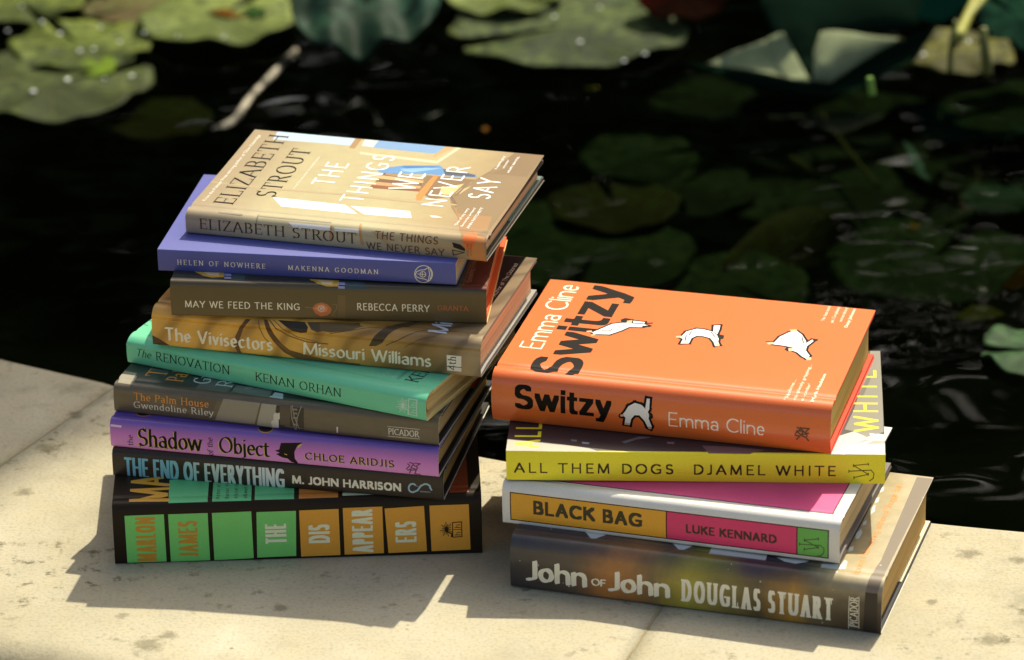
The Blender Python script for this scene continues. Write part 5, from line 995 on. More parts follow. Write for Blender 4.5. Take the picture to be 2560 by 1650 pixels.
PADS = [('pad', (0.0562, 1.8084, -0.096), 0.1082, 'lit', 200, (0, 0), 0.006, [(0.0486, -0.1044), (0.068, -0.0869), (0.0306, 0.0385), (-0.0127, 0.0145), (-0.0441, 0.0343), (0.01, -0.0532)], 'largest round mottled green lily pad, at the top centre behind the books', 'lily pads floating on the pond', 'lily pad'),
  ('pad', (-0.2686, 1.8339, -0.09), 0.0727, 'pale', 60, (0, 0), 0.006, [(-0.0331, -0.0624), (0.0093, -0.0675)], 'pale yellow-green lily pad with a dark leaf scrap lying on it', 'lily pads floating on the pond', 'lily pad'),
  ('pad', (-0.4585, 1.8914, -0.093), 0.0605, 'bright', 300, (0, 0), 0.006, [(0.0043, -0.0244), (-0.002, -0.0909), (0.027, -0.0666)], 'bright green lily pad cut by the top left corner', 'lily pads floating on the pond', 'lily pad'),
  ('pad', (-0.3928, 1.7829, -0.097), 0.0656, 'bright', 120, (0, 0), 0.006, [(-0.0389, 0.0496), (0.0163, 0.0342), (0.0587, 0.0174), (0.0024, -0.0272), (0.0148, -0.0237), (-0.02, 0.0178), (0.0372, -0.0059)], 'bright yellow-green lily pad beaded with water, left of the pale pad', 'lily pads floating on the pond', 'lily pad'),
  ('pad', (-0.41, 1.6891, -0.0985), 0.0901, 'dull', 30, (0, 0), 0.006, [(-0.0135, -0.0313), (0.0476, -0.0021), (0.0147, -0.0037), (0.0716, 0.0039)], 'dull olive lily pad at the left edge, lowest of the left pads', 'lily pads floating on the pond', 'lily pad'),
  ('pad', (-0.0044, 1.8806, -0.088), 0.0565, 'pale', 330, (0, 0), 0.006, [], 'pale lily pad cut by the top edge, touching the largest pad', 'lily pads floating on the pond', 'lily pad'),
  ('pad', (0.4054, 1.7323, -0.099), 0.0546, 'pale2', 80, (0, 0), 0.006, [(-0.0295, -0.0162), (0.0143, 0.0149)], 'yellowish lily pad among the stems at the top right', 'lily pads floating on the pond', 'lily pad'),
  ('pad', (0.4043, 1.0748, -0.096), 0.046, 'green', 170, (0, 0), 0.006, [], 'plain green lily pad cut by the right edge below the dead leaves', 'lily pads floating on the pond', 'lily pad'),
  ('pad', (0.1625, 1.8314, -0.07), 0.0446, 'red', 90, (-20, 0), 0.006, [], 'dark red lily pad raised at the top edge', 'lily pads floating on the pond', 'lily pad'),
  ('pad', (0.4571, 1.6908, -0.05), 0.0377, 'dark', 140, (-25, 10), 0.006, [], 'dark green raised lily pad in the top right corner', 'lily pads floating on the pond', 'lily pad'),
  ('pad', (0.1115, 1.5294, -0.114), 0.052, 'sunk', 20, (0, 0), 0.006, [], 'dim sunken leaf with pale specks, above the other sunken leaves', 'dark lily leaves sunk under the surface', 'lily pad'),
  ('pad', (0.0879, 1.4319, -0.118), 0.0558, 'sunkb', 100, (0, 0), 0.006, [], 'brownish sunken leaf directly below the speckled one', 'dark lily leaves sunk under the surface', 'lily pad'),
  ('pad', (0.0704, 1.3395, -0.124), 0.0826, 'sunk', 250, (0, 0), 0.006, [], 'broad sunken leaf just behind the left end of the orange book', 'dark lily leaves sunk under the surface', 'lily pad'),
  ('pad', (0.1799, 1.2872, -0.13), 0.0652, 'sunk', 310, (0, 0), 0.006, [], 'sunken leaf edge along the back of the orange book', 'dark lily leaves sunk under the surface', 'lily pad'),
  ('pad', (0.3447, 1.3068, -0.12), 0.0868, 'sunk', 60, (0, 0), 0.006, [], 'broad dark sunken leaf with a yellow scrap on it, at the right', 'dark lily leaves sunk under the surface', 'lily pad'),
  ('pad', (-0.3114, 1.6327, -0.112), 0.0498, 'sunkb', 180, (0, 0), 0.006, [], 'brown sunken leaf below the olive pad at the left', 'dark lily leaves sunk under the surface', 'lily pad'),
  ('pad', (0.1775, 1.7118, -0.13), 0.0509, 'sunkd', 180, (0, 0), 0.006, [], 'faint sunken leaf below the folded leaf', 'dark lily leaves sunk under the surface', 'lily pad'),
  ('pad', (0.4097, 1.4221, -0.114), 0.0304, 'sunkc', 200, (0, 0), 0.006, [], 'small bluish sunken leaf near the right edge', 'dark lily leaves sunk under the surface', 'lily pad'),
  ('pad', (0.3366, 1.7013, -0.15), 0.0654, 'sunkd', 30, (0, 0), 0.006, [], 'very dark sunken leaf between the folded leaf and the bluish leaf', 'dark lily leaves sunk under the surface', 'lily pad'),
  ('pad', (0.2995, 1.553, -0.155), 0.1156, 'sunkd', 150, (0, 0), 0.006, [], 'very broad murky leaf deep under water at the right', 'dark lily leaves sunk under the surface', 'lily pad'),
  ('pad', (0.4221, 1.5884, -0.145), 0.0812, 'sunkd', 280, (0, 0), 0.006, [], 'murky leaf deep under water near the right edge', 'dark lily leaves sunk under the surface', 'lily pad'),
  ('pad', (0.0216, 1.4333, -0.145), 0.0747, 'sunk', 330, (0, 0), 0.006, [], 'murky leaf deep under water beside the taller pile', 'dark lily leaves sunk under the surface', 'lily pad'),
  ('pad', (0.1487, 1.5471, -0.15), 0.0664, 'sunkd', 60, (0, 0), 0.006, [], 'murky leaf deep under water above the arching leaf', 'dark lily leaves sunk under the surface', 'lily pad'),
  ('pad', (-0.3533, 1.8912, -0.0995), 0.0454, 'sunkb', 210, (0, 0), 0.006, [], 'dim olive lily pad in the gap between the left pads, at the top edge', 'lily pads floating on the pond', 'lily pad'),
  ('pad', (0.4503, 1.6287, -0.112), 0.0675, 'sunk', 200, (0, 0), 0.006, [], 'murky green leaf just under water at the right edge, below the corner pad', 'dark lily leaves sunk under the surface', 'lily pad')]
LEAVES = [('folded_lily_leaf', 'large dark lily leaf folded up into two pale triangular flaps', 'lily leaf', 'x', [[(0.1773, 1.655, -0.0749), (0.2422, 1.687, -0.0598), (0.2468, 1.687, -0.0599), (0.2553, 1.667, -0.0701), (0.2676, 1.631, -0.084)], [(0.2697, 1.631, -0.0844), (0.2846, 1.627, -0.0842), (0.3284, 1.667, -0.0713), (0.3508, 1.687, -0.0658), (0.312, 1.687, -0.061), (0.2794, 1.682, -0.0571), (0.272, 1.657, -0.0666)], [(0.1589, 1.656, -0.0746), (0.2682, 1.63, -0.0847), (0.2846, 1.626, -0.085), (0.3283, 1.665, -0.0713), (0.3902, 1.717, -0.0623), (0.3653, 1.677, -0.0833), (0.3082, 1.632, -0.0949), (0.2787, 1.617, -0.0932), (0.2227, 1.627, -0.0866)], [(0.2396, 1.702, -0.063), (0.2575, 1.672, -0.0796), (0.2702, 1.647, -0.0878), (0.2772, 1.677, -0.0818), (0.2846, 1.702, -0.0691), (0.3697, 1.727, -0.0713), (0.3875, 1.767, -0.0515), (0.3426, 1.797, -0.0459), (0.2538, 1.787, -0.0409), (0.2296, 1.747, -0.0493)]], 0.0012, None),
  ('dead_leaf', 'small yellow star-shaped leaf on the broad sunken leaf', 'dead leaf', 'yellow', [[(0.3369, 1.3524, -0.11), (0.3388, 1.3468, -0.11), (0.3345, 1.3485, -0.11), (0.3311, 1.3438, -0.11), (0.3313, 1.3502, -0.11), (0.3274, 1.3528, -0.11), (0.3318, 1.3551, -0.11), (0.3328, 1.3615, -0.11), (0.3353, 1.3565, -0.11), (0.3398, 1.3578, -0.11)]], 0.0012, None),
  ('dead_leaf', 'curled yellow leaf floating above the green pad at the right edge', 'dead leaf', 'yellow2', [[(0.3463, 1.1648, -0.105), (0.364, 1.1835, -0.105), (0.3791, 1.1775, -0.105), (0.3886, 1.1632, -0.105), (0.3768, 1.156, -0.105), (0.3578, 1.1544, -0.105)]], 0.0012, None),
  ('dead_leaf', 'orange-yellow dead leaf at the right edge beside the small bluish leaf', 'dead leaf', 'orange', [[(0.3908, 1.2247, -0.108), (0.4156, 1.2721, -0.108), (0.4191, 1.2476, -0.108), (0.4099, 1.2239, -0.108), (0.3995, 1.2164, -0.108)]], 0.0012, None),
  ('dead_leaf', 'dark green scrap of leaf lying on the pale pad', 'dead leaf', 'darkg', [[(-0.2272, 1.8394, -0.086), (-0.2233, 1.8271, -0.086), (-0.2315, 1.8288, -0.086), (-0.2371, 1.8203, -0.086), (-0.2394, 1.8333, -0.086), (-0.2468, 1.8403, -0.086), (-0.2401, 1.8467, -0.086), (-0.239, 1.8597, -0.086), (-0.2325, 1.8505, -0.086), (-0.2244, 1.8514, -0.086)]], 0.0012, None),
  ('dead_leaf', 'orange-brown withered leaf beside the dark scrap on the pale pad', 'dead leaf', 'orange', [[(-0.278, 1.8372, -0.0875), (-0.2641, 1.8561, -0.0875), (-0.2489, 1.8511, -0.0875), (-0.2434, 1.8313, -0.0875), (-0.2587, 1.8255, -0.0875)]], 0.0012, None),
  ('dead_leaf', 'small yellow fleck of leaf below the largest pad', 'dead leaf', 'yellow2', [[(0.0671, 1.6652, -0.099), (0.0751, 1.6698, -0.099), (0.0806, 1.6636, -0.099), (0.073, 1.658, -0.099)]], 0.0012, None),
  ('dead_leaf', 'tiny orange leaf floating behind the taller pile', 'dead leaf', 'orange', [[(-0.0241, 1.568, -0.099), (-0.0202, 1.5735, -0.099), (-0.0174, 1.5677, -0.099), (-0.0209, 1.5612, -0.099)]], 0.0012, None),
  ('blue_leaf', 'narrow bluish leaf blade slanting under water at the right', 'leaf', 'bluish', [[(0.3432, 1.5519, -0.112), (0.3508, 1.5328, -0.112), (0.3555, 1.4912, -0.112), (0.3576, 1.4594, -0.112), (0.35, 1.4687, -0.112), (0.3444, 1.5008, -0.112)]], 0.0012, None),
  ('heart_leaf', 'small bright heart-shaped leaf between the left pads', 'lily leaf', 'bright', [[(-0.3889, 1.7215, -0.095), (-0.388, 1.7368, -0.095), (-0.3813, 1.7437, -0.095), (-0.3739, 1.7331, -0.095), (-0.3716, 1.7278, -0.095), (-0.3691, 1.7411, -0.095), (-0.3609, 1.7438, -0.095), (-0.3548, 1.7302, -0.095), (-0.3562, 1.7118, -0.095), (-0.3648, 1.7021, -0.095), (-0.3757, 1.7026, -0.095)]], 0.0012, None),
  ('teal_leaf', 'dark teal leaf standing beside the stems at the top right', 'lily leaf', 'teal', [[(0.3688, 1.72, -0.0611), (0.3788, 1.72, -0.0307), (0.4291, 1.72, -0.0277), (0.4083, 1.72, -0.0541), (0.3906, 1.72, -0.0653)]], 0.0012, None)]
STEMS = [('thick leaning yellow-green stem at the top right', [(0.3879, 1.55, -0.0157), (0.4017, 1.6, -0.0141), (0.4192, 1.66, -0.01)], 0.0052, 'stem', 'plant stems rising from the water'),
  ('second leaning stem crossing beside the thick one', [(0.3928, 1.58, -0.0177), (0.4097, 1.61, -0.0104), (0.4313, 1.65, -0.0029)], 0.0032, 'stem', 'plant stems rising from the water'),
  ('thin upright stem left of the leaning ones', [(0.373, 1.47, -0.0163), (0.3733, 1.47, 0.0088), (0.3779, 1.48, 0.0265)], 0.0024, 'stem2', 'plant stems rising from the water'),
  ('upright olive stem standing in the yellowish pad', [(0.4051, 1.47, -0.0187), (0.4017, 1.47, 0.0047), (0.401, 1.48, 0.019)], 0.0046, 'stem2', 'plant stems rising from the water'),
  ('short bright green stub sticking up below the folded leaf', [(0.3011, 1.4, -0.0084), (0.3, 1.4, -0.0005), (0.2988, 1.4, 0.0065)], 0.0034, 'bright', 'plant stems rising from the water'),
  ('thin submerged stem slanting across the dark water at the right', [(0.2802, 1.6547, -0.125), (0.2966, 1.5676, -0.125), (0.3157, 1.4839, -0.125)], 0.0022, 'sunkstem', 'plant stems rising from the water'),
  ('short brown stem sunk behind the orange book', [(0.244, 1.5406, -0.12), (0.2607, 1.5076, -0.12)], 0.0022, 'sunkstem', 'plant stems rising from the water'),
  ('pale broken streak of reflected sky on the water at the left, shaped as a stalk', [(-0.2598, 1.5769, -0.103), (-0.2417, 1.5997, -0.101), (-0.2283, 1.6622, -0.102), (-0.2099, 1.7185, -0.1), (-0.1947, 1.772, -0.101)], 0.0042, 'glint_streak', 'plant stems rising from the water')]  # last entry models a streak of reflected sky as a stalk
CURL = ((-0.1281, 1.7558, -0.055), 0.0678)
BEND = [(0.1719, 1.3215, -0.118), (0.1906, 1.3628, -0.118), (0.2117, 1.4093, -0.118), (0.2334, 1.4329, -0.118), (0.2593, 1.4398, -0.118), (0.2814, 1.4195, -0.118), (0.2894, 1.3931, -0.118)]

for bk in BOOKS: build_book(bk)

# ------------------------------------------------------------------ pond rim: curved limestone coping on a low wall
CX, CY, RI, RO = 1.0914, 3.3336, 2.844, 3.222
STAINS = [(0.2919, 0.5558, 0.016), (0.3231, 0.5463, 0.01), (-0.2297, 0.4507, 0.02), (-0.218, 0.4618, 0.012), (-0.3041, 0.7883, 0.013), (-0.2757, 0.8167, 0.014), (-0.3185, 0.7347, 0.016), (-0.1495, 0.4967, 0.01), (0.2624, 0.4908, 0.008), (0.2946, 0.4395, 0.018), (-0.3283, 0.6676, 0.012)]
def stone_mat(seed):
    t = NT('limestone'); o = t.mapping(t.obj(), (1,1,1), (seed*3.1, seed*1.7, 0))
    n1 = t.noise(o, 5, 5, .6); n2 = t.noise(o, 38, 5, .65); n3 = t.noise(o, 420, 3, .6)
    c = t.ramp(n1, [(.30, srgb(146,138,116)), (.48, srgb(168,160,138)), (.62, srgb(182,174,154)), (.72, srgb(202,198,184))])
    c = t.mix(t.ramp(n2, [(.35, .0), (.75, .5)]), c, srgb(182,168,136))
    c = t.mix(t.ramp(n3, [(.33, .24), (.52, 0)]), c, srgb(104,93,70))
    pit = t.ramp(t.noise(o, 210, 4, .75), [(.66, 0), (.74, 1)])
    c = t.mix(t.math('MULTIPLY', pit, .55), c, srgb(86,74,52))
    # lichen and water spots: clustered dark flecks
    cl = t.ramp(t.noise(o, 9, 2), [(.46, 0), (.58, 1)])
    sp = t.ramp(t.noise(o, 75, 4, .7), [(.56, 0), (.66, 1)])
    c = t.mix(t.math('MULTIPLY', t.math('MULTIPLY', cl, sp), .8), c, srgb(84,78,54))
    cl2 = t.ramp(t.noise(t.mapping(o, (1,1,1), (4.2, 1.3, 0)), 3.2, 3), [(.50, 0), (.68, 1)])
    sp2 = t.ramp(t.noise(t.mapping(o, (1,1,1), (2.2, 5.3, 0)), 26, 4, .7), [(.50, 0), (.66, 1)])
    c = t.mix(t.math('MULTIPLY', t.math('MULTIPLY', cl2, sp2), .55), c, srgb(96,98,76))
    v = t.n('ShaderNodeTexVoronoi', Scale=60.0, Randomness=1.0); t.l(o, v.inputs['Vector'])
    dots = t.ramp(v.outputs['Distance'], [(.055, 1), (.10, 0)])
    c = t.mix(t.math('MULTIPLY', dots, t.math('MULTIPLY', t.ramp(t.noise(o, 14, 2), [(.52, 0), (.6, 1)]), .6)), c, srgb(84,66,40))
    # individual lichen patches and drip stains where the stone has them
    oo = t.obj(); near = None
    for (sx, sy, sr) in STAINS:
        d = t.n('ShaderNodeVectorMath', _operation='DISTANCE'); t.l(oo, d.inputs[0]); d.inputs[1].default_value = (sx, sy, 0)
        k = t.math('SUBTRACT', 1.0, t.math('DIVIDE', d.outputs['Value'], sr)); near = k if near is None else t.math('MAXIMUM', near, k)
    near = t.math('MAXIMUM', near, 0.0)
    st = t.ramp(t.math('ADD', t.math('MULTIPLY', near, .55), t.math('MULTIPLY', t.noise(o, 150, 4, .75), .8)), [(.62, 0), (.82, .6)])
    c = t.mix(t.math('MULTIPLY', st, t.math('MINIMUM', t.math('MULTIPLY', near, 6.0), 1.0)), c, srgb(92,86,62))
    t.color(c); t.rough(.78, .3)
    h = t.math('ADD', t.math('MULTIPLY', n2, .6), t.math('MULTIPLY', n3, .5)); t.bump(t.math('SUBTRACT', h, t.math('MULTIPLY', pit, .5)), .5, .0014)
    return t.m
def coping(a0, a1, label, seed):
    """one slab of the rim between two joints: rounded inner lip, bullnose outer edge"""
    rb, rn = .010, .030; TH = .075
    sec = [(RI + .004, -TH), (RI, -TH*.6)] + [(RI + rb - rb*math.cos(R(x)), -rb + rb*math.sin(R(x))) for x in range(0, 91, 15)]
    sec += [(RI + .05 + i*(RO - rn - RI - .05)/14, 0) for i in range(15)]
    sec += [(RO - rn + rn*math.sin(R(x)), -rn + rn*math.cos(R(x))) for x in range(9, 181, 9)]
    sec += [(RO - rn - .02, -TH)]
    n = 40; V, F = [], []; m = len(sec)
    nz = random.Random(seed)
    for i in range(n+1):
        t = i/n; e = .0007 if i in (0, n) else 0
        a = R(a0 + (a1-a0)*t)
        for r, z in sec:
            rr = r + .0012*math.sin(37*a + seed) + .0008*math.sin(91*a + seed*2)
            V.append((CX - rr*math.sin(a), CY - rr*math.cos(a), z - (e if z > -.03 else 0)))
    for i in range(n):
        for j in range(m):
            a, b = i*m + j, i*m + (j+1) % m
            F.append([a, b, b+m, a+m])
    F += [list(range(m)), [n*m + j for j in range(m)][::-1]]
    me = mesh_from('coping_stone', V, F)
    bm = bmesh.new(); bm.from_mesh(me); bmesh.ops.recalc_face_normals(bm, faces=bm.faces); bm.to_mesh(me); bm.free()
    me.polygons[-1].use_smooth = False; me.polygons[-2].use_smooth = False
    o = link('coping_stone', me, None, [stone_mat(seed)])
    return tag(o, label, 'coping stone', 'curved limestone slabs of the pond rim')
JG = .026 / 2      # half a mortar joint, in degrees
coping(28.75 + JG, 38.1, 'pale limestone slab at the left, beyond the joint, with nothing standing on it', 1)
coping(19.38 + JG*.4, 28.75 - JG, 'limestone slab carrying the taller pile of books', 2)
coping(10.0, 19.38 - JG*.4, 'limestone slab at the right, under the shorter pile of books', 3)
def ring(name, r0, r1, z0, z1, m, a0=0, a1=360, n=96):
    V, F = [], []
    for i in range(n+1):
        a = R(a0 + (a1-a0)*i/n)
        for r, z in ((r0, z0), (r1, z0), (r1, z1), (r0, z1)): V.append((CX - r*math.sin(a), CY - r*math.cos(a), z))
    for i in range(n):
        for j in range(4): F.append([i*4+j, i*4+(j+1) % 4, i*4+4+(j+1) % 4, i*4+4+j])
    return link(name, mesh_from(name, V, F, False), None, [m])
mw = NT('mortar'); ow = mw.obj(); mw.color(mw.mix(mw.noise(ow, 60, 4), srgb(112,100,74), srgb(170,158,126))); mw.rough(.9, .2)
tag(ring('pond_wall', RI + .02, RO - .06, -.46, -.0755, mw.m), 'low rendered wall of the round pond under its limestone rim', 'wall')
# mortar in the two joints
for a in (28.75, 19.38):
    s = math.sin(R(a)); c = math.cos(R(a)); V = []
    for r in (RI + .004, RO - .02):
        for off in ((-.0014, .0014) if a > 25 else (-.0007, .0007)):
            for z in (-.07, -.0010 if a > 25 else -.0004): V.append((CX - r*s + off*c, CY - r*c - off*s, z))
    mo = link('joint_mortar', mesh_from('joint_mortar', V, [[0,1,3,2],[4,6,7,5],[1,5,7,3],[0,2,6,4],[0,4,5,1],[2,3,7,6]], False), None, [mw.m])
    tag(mo, 'dark mortar joint left of the taller pile' if a > 25 else 'dark mortar joint under the shorter pile', 'mortar joint')

# ------------------------------------------------------------------ ground, pond floor, water
mg = NT('gravel_path'); og = mg.obj(); mg.color(mg.ramp(mg.noise(og, 60, 5, .7), [(.3, srgb(96,86,64)), (.7, srgb(170,154,118))])); mg.rough(.9, .2)
tag(link('ground', mesh_from('ground', [(-150,-150,-.45),(150,-150,-.45),(150,150,-.45),(-150,150,-.45)], [[0,1,2,3]]), None, [mg.m]), kind='structure')
def disc(name, r, z, m, n=96):
    V = [(CX + r*math.cos(2*math.pi*i/n), CY + r*math.sin(2*math.pi*i/n), z) for i in range(n)]
    return link(name, mesh_from(name, V, [list(range(n))]), None, [m])
mf = NT('pond_mud'); of = mf.obj(); mf.color(mf.mix(mf.noise(of, 12, 4), (.008,.008,.005), (.022,.022,.012))); mf.rough(.95, .1)
tag(disc('pond_floor', RI + .01, -.43, mf.m), kind='structure')
WZ = -.10
def water_mat():
    m = bpy.data.materials.new('dark_water'); m.use_nodes = True; t = NT.__new__(NT); t.m = m; t.t = m.node_tree; t.t.nodes.clear()
    out = t.t.nodes.new('ShaderNodeOutputMaterial')
    o = t.mapping(t.obj(), (1, 1.5, 1))
    h = t.math('ADD', t.noise(o, 7, 1, .4, .3), t.math('MULTIPLY', t.math('MULTIPLY', t.noise(o, 30, 2, .5, .6), t.ramp(t.noise(o, 3.1, 2), [(.58, .0), (.70, 1)])), .22))
    b = t.t.nodes.new('ShaderNodeBump'); b.inputs['Strength'].default_value = 1; b.inputs['Distance'].default_value = .0038; t.l(h, b.inputs['Height'])
    fr = t.t.nodes.new('ShaderNodeFresnel'); fr.inputs['IOR'].default_value = 1.33; t.l(b.outputs[0], fr.inputs['Normal'])
    gl = t.t.nodes.new('ShaderNodeBsdfGlossy'); gl.inputs['Roughness'].default_value = .02; t.l(b.outputs[0], gl.inputs['Normal'])
    tr = t.t.nodes.new('ShaderNodeBsdfTransparent'); tr.inputs['Color'].default_value = (.215, .265, .19, 1)
    mx = t.t.nodes.new('ShaderNodeMixShader'); t.l(fr.outputs[0], mx.inputs[0]); t.l(tr.outputs[0], mx.inputs[1]); t.l(gl.outputs[0], mx.inputs[2])
    t.l(mx.outputs[0], out.inputs['Surface']); return m
tag(disc('water', RI + .005, WZ, water_mat()), kind='structure')

# ------------------------------------------------------------------ lily pads and leaves
HUE = {'lit': ((62, 76, 42), (88, 98, 54), (34, 44, 28)), 'pale': ((102, 116, 58), (122, 132, 70), (70, 80, 38)), 'bright': ((84, 98, 38), (108, 116, 50), (48, 58, 26)),
       'dull': ((62, 74, 38), (80, 88, 44), (40, 46, 24)), 'pale2': ((84, 84, 36), (100, 98, 44), (46, 46, 20)), 'green': ((44, 74, 44), (60, 88, 52), (34, 54, 32)),
       'red': ((44, 8, 6), (30, 6, 5), (18, 10, 6)), 'dark': ((26,54,40), (34,66,48), (18,36,28)), 'sunk': ((66, 86, 60), (84, 98, 64), (40, 56, 36)),
       'sunkb': ((92, 88, 46), (80, 92, 54), (74, 58, 32)), 'sunkd': ((60,76,54), (74,84,56), (38,48,34)), 'sunkc': ((96,126,124), (80,110,100), (60,80,70)),
       'teal': ((20,62,50), (26,76,60), (16,44,36)), 'curl': ((30,58,42), (46,76,62), (16,36,24))}
_LM = {}
def leaf_mat(h, veined=True):
    if h in _LM: return _LM[h]
    a, b, c = [srgb(*x) for x in HUE[h]]
    t = NT('lily_leaf'); o = t.obj(); s = t.sep(o)
    ang = t.math('ARCTAN2', s[1], s[0])
    vein = t.math('ABSOLUTE', t.math('SINE', t.math('MULTIPLY_ADD', t.noise(o, 14, 2), 1.6, t.math('MULTIPLY', ang, 7.0))))
    vein = t.ramp(vein, [(.0, 1), (.11, 0)])
    n = t.noise(o, 22, 5, .65); n2 = t.noise(o, 70, 4, .7)
    k = t.mix(t.ramp(n, [(.35, 0), (.65, 1)]), a, b)
    k = t.mix(t.ramp(n2, [(.46, 0), (.58, .9)]), k, c)
    k = t.mix(t.ramp(t.noise(o, 9, 3), [(.46, 0), (.58, .8)]), k, c)
    k = t.mix(t.math('MULTIPLY', vein, .5 if veined else 0), k, [min(1, x*1.5) for x in b])
    t.color(k); t.rough(.6, 0 if h in ('red', 'dark', 'teal') else .08); t.bump(t.math('ADD', n, t.math('MULTIPLY', vein, .6 if veined else 0)), .4, .004)
    t.b.inputs['Sheen Weight'].default_value = 0
    _LM[h] = t.m; return t.m
drop_m = NT('water_drop'); drop_m.color((.85, .87, .84)); drop_m.rough(.12, 1.0); drop_m.b.inputs['Coat Weight'].default_value = 1; drop_m.b.inputs['Coat Roughness'].default_value = .1; drop_m = drop_m.m
def drop_mesh():
    bm = bmesh.new(); bmesh.ops.create_uvsphere(bm, u_segments=12, v_segments=8, radius=.0030)
    for v in bm.verts: v.co.z = max(v.co.z*.62, -.0004)
    me = bpy.data.meshes.new('water_drop'); bm.to_mesh(me); bm.free(); me.polygons.foreach_set('use_smooth', [True]*len(me.polygons)); me.materials.append(drop_m); return me
DROP = drop_mesh()
def pad_shape(r, notch, wave, rnd, rim=.0, th=.0014):
    """round floating leaf with its slit, gently wavy, a little thicker than paper"""
    nr, na = 10, 64; V, F = [], []; ph = [rnd.uniform(0, 6.28) for _ in range(4)]
    top = []
    for i in range(nr+1):
        for j in range(na+1):
            f = i/nr; open_ = R(7) ; a = R(notch) + open_*(1 - .3*f) + (2*math.pi - 2*open_*(1 - .3*f)) * j/na
            rr = r*f*(1 + .03*math.sin(3*a + ph[0]) + .02*math.sin(7*a + ph[1]) + .012*math.sin(17*a + ph[3]))
            if j in (0, na): rr *= 1 - .05*f
            z = wave*f*f*(math.sin(5*a + ph[2]) + .6*math.sin(9*a + ph[0]))*.5 + wave*.5*f**6 + rim*f**5 + .002*(1 - f)
            top.append((rr*math.cos(a), rr*math.sin(a), z))
    n = len(top); V = top + [(x, y, z - th) for x, y, z in top]
    w = na + 1
    for i in range(nr):
        for j in range(na):
            a, b, c, d = i*w+j, (i+1)*w+j, (i+1)*w+j+1, i*w+j+1
            F.append([a, b, c, d]); F.append([n+a, n+d, n+c, n+b])
    for j in range(na): a, b = nr*w+j, nr*w+j+1; F.append([a, n+a, n+b, b])
    for i in range(nr):
        a, b = i*w, (i+1)*w; F.append([a, n+a, n+b, b]); a, b = i*w+na, (i+1)*w+na; F.append([a, b, n+b, n+a])
    return V, F
for k, (kd, c, r, hue, notch, tilt, wave, drops, label, group, cat) in enumerate(PADS):
    rnd = random.Random(k + 11)
    V, F = pad_shape(r, notch, wave if hue[:4] != 'sunk' else .003, rnd)
    o = link('lily_pad', mesh_from('lily_pad', V, F), None, [leaf_mat(hue)])
    o.location = c; o.rotation_euler = (R(-tilt[0]), R(tilt[1]), 0); tag(o, label, cat, group)
    for d in drops:
        w = bpy.data.objects.new('water_drop', DROP); COL.objects.link(w); w.parent = o; w.location = (d[0], d[1], .0035 + wave*.4)
        sc = rnd.uniform(.45, .95); w.scale = (sc, sc, sc)
FLAT = {'yellow': (190,140,46), 'yellow2': (112,104,50), 'orange': (88,60,26), 'darkg': (44,66,34), 'bright': (96,116,44), 'bluish': (140,170,176), 'teal': (22,70,54), 'pale': (122,130,102), 'deep': (14,30,20), 'deep2': (14,28,20)}
_FM = {}
def flat_leaf(h):
    if h not in _FM:
        c = srgb(*FLAT[h]); t = NT('leaf_blade'); o = t.obj(); n = t.noise(o, 60, 4, .6)
        t.color(t.mix(n, [x*.7 for x in c], [min(1, x*1.25) for x in c])); t.rough(.9, 0); t.bump(n, .3, .002); _FM[h] = t.m
    return _FM[h]
def blade(name, pts, th, m, parent=None, org=None, seed=0, puff=.0):
    """a leaf blade from its outline: subdivided, slightly buckled, with thickness"""
    bm = bmesh.new(); org = org or Vector((0, 0, 0))
    vs = [bm.verts.new(Vector(p) - org) for p in pts]; bm.faces.new(vs)
    bmesh.ops.triangulate(bm, faces=bm.faces[:]); bmesh.ops.subdivide_edges(bm, edges=bm.edges[:], cuts=5, use_grid_fill=True)
    bm.normal_update(); rnd = random.Random(seed); ph = [rnd.uniform(0, 6) for _ in range(3)]
    out = [Vector(p) - org for p in pts]; ne = len(out)
    def rim(c):
        best = 9
        for i in range(ne):
            a, b = out[i], out[(i+1) % ne]; e = b - a; t = max(0, min(1, (c - a).dot(e) / max(1e-12, e.length_squared))); best = min(best, (c - a - e*t).length)
        return best
    dist = {v: rim(v.co) for v in bm.verts}; mx = max(dist.values()) or 1
    nrm = {v: v.normal.copy() for v in bm.verts}
    for v in bm.verts: v.co += nrm[v] * puff * (1 - (1 - dist[v]/mx)**2)
    for v in bm.verts: v.co += nrm[v] * .0025*math.sin(60*v.co.x + ph[0] + 40*v.co.y)*math.sin(55*v.co.z + 30*v.co.x + ph[1])
    ret = bmesh.ops.solidify(bm, geom=bm.faces[:], thickness=th)
    me = bpy.data.meshes.new(name); bm.to_mesh(me); bm.free(); me.polygons.foreach_set('use_smooth', [True]*len(me.polygons))
    return link(name, me, parent, [m])
for k, (name, label, cat, mat, polys, th, group) in enumerate(LEAVES):
    org = Vector([sum(p[i] for p in polys[0])/len(polys[0]) for i in range(3)])
    if len(polys) == 1:
        o = blade(name, polys[0], th, flat_leaf(mat), None, org, k); o.location = org; tag(o, label, cat, 'fallen leaves on the pond' if name == 'dead_leaf' else None)
    else:
        root = bpy.data.objects.new(name, None); COL.objects.link(root); root.location = org; tag(root, label, cat)
        for pn, pm, q in zip(('turned_up_flap', 'turned_up_flap', 'underside_fold', 'leaf_blade'), ('pale', 'pale', 'deep', 'deep2'), polys):  # underside fold takes a darker green, its shade painted into the colour
            blade(pn, q, th, flat_leaf(pm), root, org, k, .015)
